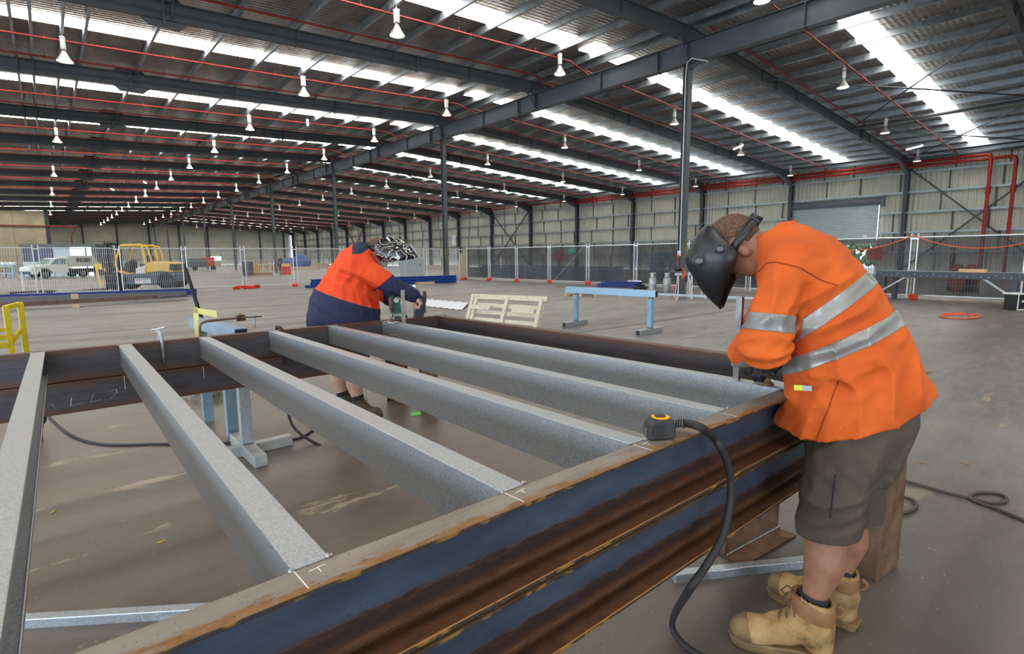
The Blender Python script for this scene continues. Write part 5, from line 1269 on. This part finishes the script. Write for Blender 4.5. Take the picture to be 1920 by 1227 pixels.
# ---- blue workbench at the far left
A = gp(-10, 521); B = gp(26, 521); rz, L = local(A, B)
e = empty('workbench', A, rz, 'pale blue steel bench with white bundles at the far left', 'bench')
mp = mat('pale_blue_paint', (.30, .48, .62), .5)
b = MB(); b.box(0, L, 0, .9, .95, 1.05); b.box(0, L, .0, .9, .35, .42); b.build('bench_top', mp, e)
for x in (0, L-.1):
    for y in (0, .8): b = MB(); b.box(x, x+.1, y, y+.1, 0, .95); b.build('leg', mp, e)
r8 = random.Random(2)
for i in range(4):
    p = Vector(A)+Matrix.Rotation(rz, 3, 'Z') @ Vector((.3+i*.45, .4, 1.06+.0)); mb = MB(); mb.ball((0, 0, .13), .2, 8, sc=(1.1, .9, .65)); mb.ball((.1, 0, .2), .12, 8)
    tag(mb.build('rag_bundle', m_white, loc=p), 'white rag bundle on the pale blue bench', 'rag', 'rag bundles on the pale blue bench')
# ---- laid out steel left: blue beam, grey bars, brown timbers
def longbar(p, q, w, h, m, name, label, cat, zb=0, prof=None, grp=None):
    mb = MB(); p, q = Vector((p.x, p.y, zb)), Vector((q.x, q.y, zb))
    mb.sweep(prof or [(-w/2, 0), (w/2, 0), (w/2, h), (-w/2, h)], p, q); return tag(mb.build(name, m), label, cat, grp)
longbar(gp(-150, 574), gp(370, 555), .15, .28, m_dkblue, 'steel_beam', 'long navy blue I beam along the foot of the left fence', 'beam', .04, IB(.16, .26, .03, .03))
longbar(gp(-150, 579), gp(350, 560), .12, .18, m_paint, 'steel_bar', 'dark grey bar lying in front of the long navy blue beam', 'bar', .10)
longbar(gp(-150, 592), gp(302, 565), .20, .14, mat('brown_timber', (.16, .10, .085), .7, noise=.3), 'timber_beam', 'long brown beam nearest the camera below the left fence', 'beam', .10)
longbar(gp(300, 566), gp(348, 562), .16, .10, m_paint, 'steel_bar', 'short grey bar at the right end of the brown beam', 'bar', .10)
for z in (.0, .241):
    p = gp(142, 577.5 if z == 0 else 574.6); mb = MB(); mb.box(-.09, .09, -.12, .12, 0, .1 if z == 0 else .16); tag(mb.build('timber_block', m_timber, bevel=.006, loc=(p.x, p.y, z)), 'small pale timber block %s the long brown beam' % ('under' if z == 0 else 'on top of'), 'timber block')
e = empty('trolley', gp(46, 555.5), .2, 'low dark trolley with two white uprights by the left fence', 'trolley')
b = MB(); b.box(-.5, 1.0, -.3, .3, .14, .2); b.build('deck', m_black, e)
for x in (-.35, .85):
    for y in (-.25, .25): b = MB(); b.lathe([(.07, -.02), (.07, .02)], 12, (x, y, .07), 'y'); b.build('wheel', m_tyre, e)
for x in (0.0, .45): b = MB(); b.box(x-.03, x+.03, -.03, .03, .2, 1.0); b.build('upright', m_white, e)
# ---- blue channel pile in the middle
CPROF = [(-.1, 0), (.1, 0), (.1, .02), (-.08, .02), (-.08, .12), (.1, .12), (.1, .14), (-.1, .14)]
for i, (zb, dy, dl) in enumerate(((.03, 0, 0), (.17, .0, .25), (.31, .02, .3), (.17, .26, .4), (.31, .26, .5))):
    p, q = gp(573, 542), gp(857, 531); d = (q-p).normalized(); off = Vector((-d.y, d.x, 0))*dy
    longbar(p+d*dl+off, q+off-d*(.3 if dl > .3 else 0), .2, .14, m_blue, 'steel_channel', ['bottom front blue channel of the pile behind the orange and navy shirt', 'second blue channel up, front of the pile', 'topmost front blue channel of the pile', 'rear lower blue channel of the pile', 'rear topmost blue channel of the pile'][i], 'steel channel', zb, CPROF, 'blue channels in the long pile')
p, q = gp(735, 534), gp(806, 531); longbar(p, q, .5, .03, m_paintdk, 'steel_plate', 'dark steel plates in front of the blue pile', 'plate', .16)
p = gp(795, 533.5); mb = MB(); mb.box(-.5, .6, -.15, .15, .0, .14); tag(mb.build('timber_block', m_timber, loc=(p.x, p.y, .0)), 'pale timber packer under the dark plates by the blue pile', 'timber block')
# ---- cabinet, leaning board, low wall of sheets
P = gp(764, 521); e = empty('steel_cabinet', P, math.atan2(-.1, 1.45), 'grey galvanised cabinet standing behind the patterned helmet', 'cabinet')
b = MB(); b.box(0, 1.5, .0, 1.25, 0.02, 1.5); b.box(-.02, 1.55, -.02, 1.27, 1.48, 1.54); b.build('cabinet_body', m_galv2, e, bevel=.01)
b = MB(); b.box(.05, 1.45, -.02, .0, .08, 1.42); b.build('door', mat('cabinet_grey', (.34, .40, .43), .5, .2), e, bevel=.005)
b = MB(); b.box(1.0, 1.06, -.05, -.02, .8, 1.0); b.build('handle', m_black, e)
mb = MB(); p = gp(860, 503, .9); mb.prism([(-.55, 0), (.45, 0), (.45, 1.7), (-.15, 1.75)], 0, .03, 'y'); o = mb.build('plywood_board', mat('ply', (.55, .47, .36), .7, noise=.15), loc=(22.3, 31.2, .02), rz=-.5); o.rotation_euler[0] = .12
tag(o, 'pale board leaning beside the second column', 'board')
p, q = gp(797, 503), gp(865, 503); longbar(gp(770, 505), gp(862, 506), .3, .55, mat('ply2', (.40, .34, .26), .8, noise=.2), 'sheet_stack', 'long low stack of brown sheets behind the second column', 'stack', .0)
# ---- timber crate leaning
BL, BR = Vector((7.42, 10.25, 0)), Vector((7.62, 8.02, 0)); dd = (BR-BL); up_ = Vector((.22, .02, .60)); nrm = dd.cross(up_).normalized()
e = empty('timber_pallet', BL, 0, 'pale timber pallet propped on edge beyond the far right corner of the frame', 'pallet')
m_wt = mat('white_pine', (.66, .60, .47), .7, 0, noise=.22, nscale=4, stretch=(1, 6, 6))
def plank(u0, v0, u1, v1, wd, tk, off, nm='slat'):
    b = MB(); a = dd*u0+up_*v0+nrm*off; c = dd*u1+up_*v1+nrm*off; dr = (c-a).normalized(); b.bar(a, c, tk, wd, up=dr.cross(nrm)); return b.build(nm, m_wt, e, bevel=.004)
plank(-.02, .93, 1.03, 1.0, .12, .06, -.03, 'top_rail')
plank(0, .64, 1, .70, .10, .022, -.05); plank(0, .38, 1, .42, .09, .022, -.05); plank(.02, .1, 1, .15, .09, .022, -.05)
for u in (.01, .07, .52, .97): plank(u, -.02, u, .98, .10, .05, .0, 'stringer')
for i, u in enumerate((.2, .8)): plank(u-.15, .5, u+.14, .52, .1, .02, .08, 'slat')
# ---- foil sheet lying on the floor
q4 = [gp(795, 561, .06), gp(878, 568, .06), gp(866, 582, .01), gp(792, 574, .01)]
mb = MB(); NX, NY = 60, 6; vs = []
for i in range(NX+1):
    for j in range(NY+1):
        u, v = i/NX, j/NY; p = q4[0].lerp(q4[1], u).lerp(q4[3].lerp(q4[2], u), v); p.z = .015+.05*(1-v)+.010*math.sin(u*40+v*1.0); vs.append(p)
mb.add(vs, [(i*(NY+1)+j, (i+1)*(NY+1)+j, (i+1)*(NY+1)+j+1, i*(NY+1)+j+1) for i in range(NX) for j in range(NY)])
tag(mb.build('metal_sheet', mat('shiny_sheet', (.82, .86, .98), .35, .35), smooth=True, fix=False), 'shiny rippled metal sheet lying on the floor left of the timber pallet', 'sheet')
# ---- blue trestle
e = empty('trestle', (0, 0, 0), 0, 'light blue steel trestle standing alone on two box feet', 'trestle')
m_lb, t = newmat('light_blue_steel', .4, .25)
t.set('Base Color', t.mix(t.ramp(t.noise(6, (1, 1, .5), 8, rough=.7), [(.5, V1(0)), (.62, V1(.8))]), (.23, .42, .62, 1), (.22, .20, .20, 1)))
ra, rb_ = gp(1062, 543.5, .755), gp(1231, 551.5, .755)
b = MB(); b.bar(ra, rb_, .10, .135); b.build('rail', mat('sky_blue_tube', (.30, .46, .62), .35, .3), e, bevel=.006)
b = MB(); d = (rb_-ra).normalized(); b.bar(rb_-d*.002, rb_+d*.004, .085, .115); b.bar(ra+d*.002, ra-d*.004, .085, .115); b.build('hollow_shade', m_black, e)  # rail is solid: black end plates stand for the shade inside the tube
for (pa_, pb_, pc_) in ((gp(1058, 614), gp(1096, 607), ra+d*.22), (gp(1196, 630), gp(1236, 622), rb_-d*.24)):
    f0, f1 = Vector((pa_.x, pa_.y, .05)), Vector((pb_.x+.05, pb_.y, .05)); 
    b = MB(); b.bar(f0, f1, .10, .10); b.build('foot', m_galv2, e, bevel=.006)
    b = MB(); g_ = (f1-f0).normalized(); b.bar(f0+g_*.002, f0-g_*.004, .085, .085); b.build('hollow_shade', m_black, e)  # black plate as the shaded hollow of the solid foot
    mid = f0.lerp(f1, .52); b = MB(); b.bar((mid.x, mid.y, .10), (mid.x, mid.y, .69), .09, .09, up=(1, 0, 0)); b.build('leg', m_lb, e, bevel=.005)
    b = MB(); b.lathe([(.05, 0), (.06, .02), (.05, .03)], 10, (mid.x, mid.y, .095)); b.lathe([(.05, 0), (.055, .02), (.04, .03)], 10, (mid.x, mid.y, .665)); b.build('weld', m_rusty, e, smooth=True)
# ---- pallet, blue channels, tube on the floor
def pallet(loc, rz, label, nx=1.1, ny=1.1):
    e = empty('wooden_pallet', loc, rz, label, 'pallet')
    b = MB()
    for i in range(7): b.box(-nx/2+i*nx/7, -nx/2+i*nx/7+.1, -ny/2, ny/2, .118, .138)
    b.build('deck_boards', m_timber, e)
    b = MB()
    for y in (-ny/2, -.05, ny/2-.1):
        b.box(-nx/2, nx/2, y, y+.1, .0, .02)
        for x in (-nx/2, -.06, nx/2-.12): b.box(x, x+.12, y, y+.1, .02, .118)
    b.build('bearers', m_timber, e); return e
p = gp(1097, 553); pallet((p.x, p.y, 0), .5, 'low timber pallet on the floor behind the light blue trestle', 1.6, 1.2)
for i in range(3):
    p, q = gp(1119, 538), gp(1190, 540); longbar(p+Vector((.26*i, .0, 0)), q+Vector((.26*i, .0, 0)), .2, .14, m_dkblue, 'steel_channel', ['front', 'middle', 'rear'][i]+' short blue channel below the cloth fence', 'steel channel', .02+.05*i, CPROF, 'short blue channels below the cloth fence')
p = gp(1200, 543); mb = MB(); mb.box(-.3, .3, -.12, .12, 0, .14); mb.box(-.1, .2, -.08, .08, .14, .22); tag(mb.build('tool_case', m_black, bevel=.02, loc=(p.x, p.y, 0), rz=-.8), 'black tool case at the end of the short blue channels', 'case')
p, q = gp(1119, 538), gp(1190, 540); longbar(p.lerp(q, .65)+Vector((.52, 0, 0)), q+Vector((.52, 0, 0)), .08, .06, m_white, 'offcut', 'white offcut on top of the short blue channels', 'offcut', .262)
longbar(gp(1232, 559), gp(1420, 568), .07, .07, m_galv2, 'steel_tube', 'pale steel tube lying on timber packers behind the trestle', 'tube', .1)
for px, py in ((1162, 557), (1268, 563)):
    p = gp(px, py); mb = MB(); mb.box(-.15, .15, -.05, .05, 0, .1); tag(mb.build('timber_block', m_timber, loc=(p.x, p.y, 0), rz=.6), 'timber packer %s' % ('under the pale tube, by the trestle' if px > 1200 else 'left of the pale tube, under the trestle rail'), 'timber block')
# ---- gas bottles
for i, (x, y) in enumerate(((18.72, 12.85), (18.85, 12.25))):
    e = empty('gas_bottle', (x, y, 0), .4*i, ['left one of two silver gas bottles by the cloth fence', 'right one of two silver gas bottles, nearer the first column'][i], 'gas bottle', 'silver gas bottles')
    b = MB(); b.lathe([(.13, 0), (.13, .03), (.155, .06), (.16, .12), (.16, .33), (.163, .34), (.16, .35), (.16, .48), (.14, .55), (.07, .59), (0, .60)], 24); b.build('tank', m_white if 0 else mat('silver_paint', (.5, .52, .54), .35, .5, noise=.2, nscale=6), e, smooth=True)
    b = MB(); n_ = 24; vs = []
    for j in range(n_+1):
        a = 2*PI*j/n_; o_ = (abs(math.cos(a)) > .75); vs += [(.11*math.cos(a), .11*math.sin(a), .55), (.11*math.cos(a), .11*math.sin(a), .62), (.11*math.cos(a), .11*math.sin(a), .73), (.115*math.cos(a), .115*math.sin(a), .78)]
    fs = []
    for j in range(n_):
        for q in range(3):
            if q == 1 and (j % 12) in (4, 5, 6, 7): continue
            fs.append((4*j+q, 4*j+4+q, 4*j+5+q, 4*j+1+q))
    b.add(vs, fs); o = b.build('guard_ring', MATS['silver_paint'], e, smooth=True, fix=False); sd = o.modifiers.new('s', 'SOLIDIFY'); sd.thickness = .006
    b = MB(); b.tube([(0, 0, .59), (0, 0, .68)], .025, 8); b.tube([(-.04, 0, .69), (.04, 0, .69)], .02, 8); b.build('valve', m_rusty, e)
# ---- folding saw stands with a cut off saw
for i, (px, py, z) in enumerate(((1280, 558, .86), (1306, 560, .90))):
    p = gp(px, py); e = empty('saw_stand', (p.x, p.y, 0), .75, ['white folding stand on the left, below the orange saw', 'white folding stand on the right, half behind the helmet'][i], 'stand', 'white folding saw stands')
    for sx in (-1, 1):
        for sy in (-1, 1): b = MB(); b.tube([(sx*.30, sy*.22, 0), (sx*.02, sy*.18, z-.06)], .016, 6); b.build('leg', m_white, e, smooth=True)
    b = MB(); b.box(-.04, .04, -.3, .3, z-.08, z); b.box(-.2, .2, -.2, -.18, .3, .33); b.build('cross_head', m_galv2, e)
p = gp(1275, 558); e = empty('cut_off_saw', (p.x, p.y, .875), .9, 'orange and grey cut-off saw standing on the folding stands by the first column', 'saw')
b = MB(); b.box(-.2, .5, -.25, .25, 0, .05); b.build('base', m_paint, e, bevel=.01)
b = MB(); b.lathe([(.0, -.02), (.17, -.02), (.17, .02), (0, .02)], 20, (-.1, -.05, -.02), 'y'); b.build('blade_guard', MATS['orange_cord'], e, smooth=True)
b = MB(); b.lathe([(.07, 0), (.08, .1), (.07, .22), (0, .22)], 12, (.0, .0, .12), 'y'); b.tube([(.05, 0, .1), (.28, 0, .25), (.36, 0, .22)], .03, 8); b.build('motor', m_black, e, smooth=True)
# ---- long bench at the right with a cable reel and a tub
A, B = Vector((20.55, 5.5, 0)), Vector((19.35, 1.2, 0)); rz, L = local(A, B)
e = empty('long_bench', A, rz, 'long dark steel bench standing in front of the cloth fence at the right', 'bench')
m_bench = mat('dark_bench_steel', (.06, .075, .10), .5)
b = MB(); b.box(0, L, 0, .75, .86, .93); b.build('bench_top', mat('bench_top_steel', (.32, .40, .47), .35, .4), e, bevel=.004)
b = MB(); b.box(0, L, -.03, .0, .74, .93); b.box(0, L, .72, .75, .78, .86); b.build('side_rail', m_bench, e)
b = MB()
for i in range(26): b.lathe([(.012, 0), (.012, .008), (0, .008)], 6, (.15+i*L/26.5, -.030, .80+.05*(i % 3 == 0)), 'y', R=Matrix.Rotation(PI, 3, 'Z'))
b.build('bolt', m_white, e)
for x in (.15, L-.95):
    for y in (.02, .65): b = MB(); b.box(x, x+.12, y, y+.1, 0, .86); b.build('leg', m_bench, e)
for x0, x1 in ((.25, 1.0), (L-.95, L-1.65)):
    b = MB(); b.bar((x0, .0, .32), (x1, .0, .82), .05, .05); b.build('strut', m_galv2, e)
p = Matrix.Rotation(rz, 3, 'Z') @ Vector((L*.56, .25, .93))+A; mb = MB(); mb.box(-.32, .32, -.05, .05, 0, .09); tag(mb.build('timber_block', mat('orange_pine', (.72, .42, .20), .6), loc=p, rz=rz), 'orange-brown timber block lying on the long bench', 'timber block')
p = gp(1804, 547); e = empty('cable_reel', (p.x, p.y, 0), .7, 'red cable reel on the floor seen under the long bench', 'reel')
for y in (-.25, .22): b = MB(); b.lathe([(.0, 0), (.52, 0), (.52, .03), (0, .03)], 28, (0, y, .54), 'y'); b.build('flange', mat('reel_red', srgb(190, 62, 36), .6), e)
b = MB(); b.lathe([(.3, -.22), (.3, .22)], 20, (0, 0, .54), 'y'); b.build('drum', m_black, e); b = MB(); b.box(-.5, -.42, -.25, .25, 0, .3); b.box(.42, .5, -.25, .25, 0, .3); b.build('cradle', m_black, e)
p = gp(1903, 581); e = empty('tub', (p.x+.05, p.y, 0), -.5, 'white and black tub at the right edge beside the bench leg', 'tub')
b = MB(); b.prism([(-.17, 0), (.17, 0), (.19, .40), (-.19, .40)], -.17, .17, 'y'); b.build('tub_body', m_black, e, bevel=.02)
b = MB(); b.box(-.21, .21, -.2, .2, .40, .44); b.box(-.20, -.17, -.185, -.17, 0, .42); b.box(.17, .20, -.185, -.17, 0, .42); b.box(-.2, .2, -.185, -.17, 0, .03); b.build('lid', m_white, e, bevel=.01)
b = MB(); b.box(-.06, .10, -.19, -.17, .2, .26); b.build('label', m_white, e)
# ---- yellow trolley frame near left, blue trestle behind the far channel
e = empty('yellow_frame', gp(46, 752), .15, 'chipped yellow steel frame at the left edge beyond the far channel', 'frame')
b = MB(); b.box(-.075, -.025, -.03, .03, 0, 1.03); b.box(.05, .10, .05, .11, 0, 1.055); b.bar((-.05, 0, 1.01), (.075, .08, 1.035), .05); b.build('upright', m_yellow, e, bevel=.004)
b = MB(); b.bar((-.8, 0, .72), (-.05, 0, .70), .05); b.bar((-.15, .05, .78), (-.05, 0, .78), .04); b.bar((-.8, .1, .66), (-.12, .0, .79), .04); b.bar((.075, .08, .80), (-.05, .0, .62), .035); b.bar((-.8, 0, .62), (-.05, 0, .62), .06); b.build('cross_bar', m_yellow, e, bevel=.004)
m_bt = mat('blue_grey_tube', (.25, .36, .47), .45, .2, noise=.2, nscale=6)
N0, N1 = F3(1.045, FL+.16, -.02), F3(.93, FL+1.35, -.015)
e = empty('trestle', (0, 0, 0), 0, 'blue-grey box tube trestle just behind the far channel, holding a clamp', 'trestle')
b = MB(); b.bar(N0, N1, .10, .09); b.build('rail', m_bt, e, bevel=.004)
b = MB(); d = (N1-N0).normalized(); b.bar(N0-d*.004, N0+d*.001, .085, .075); b.build('hollow_shade', m_black, e)  # shade of the tube's hollow put in as a black plate
for u in (.32, .85):
    p = N0.lerp(N1, u); b = MB(); b.box(p.x-.04, p.x+.04, p.y-.04, p.y+.04, .0, p.z-.045); b.build('leg', m_bt, e)
q = F3(.80, FL+.75, 0)
mb = MB(); mb.box(-.02, .02, -.004, .004, -.25, .10); mb.prism([(-.02, .10), (.16, .06), (.16, .0), (-.02, .055)], -.004, .004, 'y')
o = tag(mb.build('set_square', mat('pale_yellow', srgb(240, 236, 150), .5), loc=N0.lerp(N1, .75)+Vector((-.06, 0, .06)), rz=-.2), 'pale yellow set square standing against the blue-grey trestle', 'set square')
a, b_ = N0.lerp(N1, .8)+Vector((.09, 0, .05)), N0.lerp(N1, .8)+Vector((-.12, .15, .50))
mb = MB(); mb.tube([gp(395, 590, .98), gp(372, 545, 1.2), gp(350, 505, 1.44)], .016, 8); mb.box(0, 0, 0, 0, 0, 0)
# straight black bar held at one distance
A_, B_ = N1+Vector((.07, .05, .03)), None
dirn = (ray(347, 502)); 
tB = A_.y/dirn.y; B_ = Vector((0, 0, CH))+dirn*tB
mb = MB(); mb.tube([A_, B_], .017, 8); tag(mb.build('steel_bar', m_black, smooth=True), 'straight black bar leaning up from the blue-grey trestle', 'bar')
# ---- behind the cloth: bundles and stacks
for i in range(5):
    for j in range(2):
        longbar(Vector((26.6+.35*j, 36-.4*i, 0)), Vector((26.0+.35*j, 20.3, 0)), .3, .14, m_bt, 'steel_section', '%s long blue-grey section behind the cloth, %s row' % (['bottom', 'second', 'third', 'fourth', 'top'][i], ['front', 'back'][j]), 'steel section', .05+.16*i, None, 'long blue-grey sections behind the cloth')
for i in range(7):
    for j in range(5):
        mb = MB(); mb.box(-.3, .3, -.35, .35, 0, .2); mb.box(-.33, .33, -.38, .38, .17, .21)
        tag(mb.build('bracket_bundle', m_bt, loc=(28.0-.25*i, 18.8-1.35*i, .45+.24*j)), 'bundle %s in pile %s from the left behind the creased cloth' % (['at the bottom', 'second up', 'third up', 'fourth up', 'on top'][j], ['first', 'second', 'third', 'fourth', 'fifth', 'sixth', 'seventh'][i]), 'bundle', 'bundles piled behind the creased cloth')
    mb = MB(); mb.box(-.35, .35, -.4, .4, 0, .44); tag(mb.build('storage_crate', m_paintdk, loc=(28.0-.25*i, 18.8-1.35*i, 0)), 'dark crate under the %s pile of bundles behind the cloth' % ['first', 'second', 'third', 'fourth', 'fifth', 'sixth', 'seventh'][i], 'crate', 'dark crates under the bundles')
# wall signs
def sign(px, py, w, h, m, label, name='wall_sign', X=XW-.3, txt=None):
    d = ray(px, py); p = Vector((0, 0, CH))+d*(X/d.x); e = empty(name, p, 0, label, 'sign')
    mb = MB(); mb.box(-.02, .0, -w/2, w/2, -h/2, h/2); mb.build('panel', m, e)
    if txt: word(txt, h*.7, Matrix.Translation((-.025, w*.42, 0)) @ Matrix.Rotation(-PI/2, 4, 'Z') @ FR, m_white, e)
    return e
m_exit = mat('exit_green', (.0, .30, .20), .5, emit=(.05, .55, .4), estr=.8); m_exitw = mat('exit_white', (.8, .9, .85), .5, emit=(.8, 1, .9), estr=.8)
sign(1072, 470, 1.1, .55, m_exit, 'green lit exit sign on the side wall above the cloth fence', txt='EXIT')
sign(1049, 481, 1.2, 1.2, m_plastred, 'round red fire hose reel cover on the side wall')
sign(851, 451, 1.0, 1.6, m_white, 'white box on the side wall right of the second column')
sign(1590+50, 476, .9, .9, m_plastred, 'red fire sign by the raised roller door')
e = empty('wall_sign', (28, YE-.3, 2.6), 0, 'white lit sign above a pale door on the far end wall', 'sign'); mb = MB(); mb.box(-1.1, 1.1, -.05, 0, -.5, .5); mb.build('panel', m_exitw, e)
e.location = Vector((0, 0, CH))+ray(405, 485)*((YE-.4)/ray(405, 485).y)
mb = MB(); p = e.location; mb.box(-1, 1, -.1, 0, 0, 3.4); o = mb.build('door_2', mat('beige_door', (.45, .41, .33), .6), loc=(p.x, YE-.0, 0)); structure(o)
# ---- distant bits beyond the left fence
def cone(px, py, lab, h=.9, m=None):
    p = gp(px, py); e = empty('traffic_bollard', p, 0, lab, 'bollard', 'orange and white bollards in the distance')
    b = MB(); b.lathe([(.26, 0), (.26, .06), (.13, .07), (.10, h*.45)], 12); b.lathe([(.085, h*.7), (.05, h), (0, h)], 12); b.build('body', MATS['orange_cord'], e); b = MB(); b.lathe([(.10, h*.45), (.085, h*.7)], 12); b.build('white_band', m_white, e)
for px, py, lab in ((442, 503.5, 'bollard left of the fence post pair'), (500, 503, 'bollard right of the orange rack'), (510, 503.5, 'second bollard right of the orange rack')): cone(px, py, 'orange and white '+lab)
p = gp(487, 516); e = empty('stillage', p, .4, 'orange-brown steel stillage of upright bars in the distance', 'stillage')
b = MB(); b.box(-.9, .9, -.6, .6, .0, .2)
for i in range(9): b.box(-.9+i*.22, -.85+i*.22, -.62, -.58, .2, 1.35)
b.build('cage', mat('orange_brown', (.36, .19, .08), .6), e); b = MB(); b.box(-1.5, -1.0, -.5, .4, .0, 1.2); b.build('dark_box', m_paintdk, e); b = MB(); b.box(-.85, -.3, -.3, .3, .2, 1.0); b.build('yellow_box', m_fly, e)
p = gp(380, 507); e = empty('welding_trailer', p, .3, 'red and grey machine far behind the fence, right of the forklift', 'machine')
b = MB(); b.box(-1.8, .2, -.8, .8, .4, 1.5); b.build('grey_housing', m_paint, e, bevel=.05); b = MB(); b.box(.2, 1.3, -.7, .7, .5, 1.7); b.build('red_housing', m_plastred, e, bevel=.05)
for x in (-1.4, 1.0): b = MB(); b.lathe([(.3, -.1), (.3, .1)], 14, (x, -.8, .3), 'y'); b.build('wheel', m_tyre, e)
p = gp(549, 505); e = empty('tarped_heap', p, 0, 'heap under a blue tarpaulin far behind the fence', 'heap'); mb = MB()
mb.ball((0, 0, .6), 1.2, 12, sc=(2.0, 1, .8)); mb.ball((1.2, 0, .9), 1.1, 12, sc=(1.2, 1, 1)); mb.build('tarpaulin', mat('tarp_blue', srgb(40, 88, 150), .6, bump=.5, bscale=2), e, smooth=True)
for i, (px, py, L, lab) in enumerate(((592, 503, 3.5, 'pale timber stack far left of the orange and navy shirt'), (560, 507, 5, 'low row of pale timber lengths on the floor in the distance'))):
    p = gp(px, py); mb = MB()
    mb.box(-L/2, L/2, -.5, .5, 0, .35+.3*(i == 0)); mb.box(-L/2, L/2-.3, -.4, .4, .35+.3*(i == 0), .45+.3*(i == 0)); tag(mb.build('timber_stack', m_timber, loc=(p.x, p.y, 0), rz=-.6), lab, 'timber')
# two far off people
def far_person(px, py, lab, shirt, trou, face=0.0, X=None):
    p = gp(px, py); M = frame2((p.x, p.y), (math.cos(face), math.sin(face)))
    f = union([trunk([(0, 0, .92, .12, .17), (0, 0, 1.15, .12, .17), (0, 0, 1.38, .12, .21), (0, 0, 1.48, .07, .1)]), chain([(0, .09, .92), (0, .1, .5), (0, .1, .06)], [.1, .07, .05]), chain([(0, -.09, .92), (0, -.1, .5), (0, -.1, .06)], [.1, .07, .05]),
               chain([(0, .2, 1.42), (.02, .25, 1.15), (.2, .2, 1.05)], [.06, .05, .045]), chain([(0, -.2, 1.42), (.02, -.25, 1.15), (.2, -.2, 1.05)], [.06, .05, .045]), el((.02, 0, 1.64), (.1, .08, .12)), rc((0, 0, 1.5), (.01, 0, 1.6), .05), rc((.02, .1, .04), (.18, .1, .035), .045), rc((.02, -.1, .04), (.18, -.1, .035), .045)], .03)
    o = skin('person', f, (-.3, -.4, -.02), (.4, .4, 1.82), .022, [m_skin2, shirt, trou], M, rule=lambda c: np.where(c[:, 2] > 1.5, 0, np.where(c[:, 2] > .95, np.where((c[:, 0] > .12) & (c[:, 2] < 1.2), 0, 1), 2)))
    tag(o, lab, 'person'); KIDS[o.name] = []; mb = MB(); mb.ball((.02, 0, 1.69), .115, 10, sc=(1.1, .9, .75)); mb.build('hard_hat' if shirt is m_navy else 'hair', MATS['orange_cord'] if shirt is m_navy else m_hair, o, smooth=True); return o
far_person(527, 514.5, 'distant standing person with an orange hat beyond the left fence', m_navy, m_shortdk, -1.2)
far_person(1783, 524, 'dark clothed person standing behind the black cloth at the right', m_sock, m_shortdk, 2.0)
p = gp(537, 515); e = empty('hand_trolley', p, .2, 'small yellow and red machine beside the distant person', 'machine'); b = MB(); b.box(-.35, .35, -.25, .25, .0, .75); b.build('red_base', m_plastred, e, bevel=.04); b = MB(); b.box(-.3, .3, -.2, .2, .75, 1.0); b.tube([(.3, 0, .3), (.6, 0, 1.1)], .02, 6); b.build('yellow_top', m_fly, e)
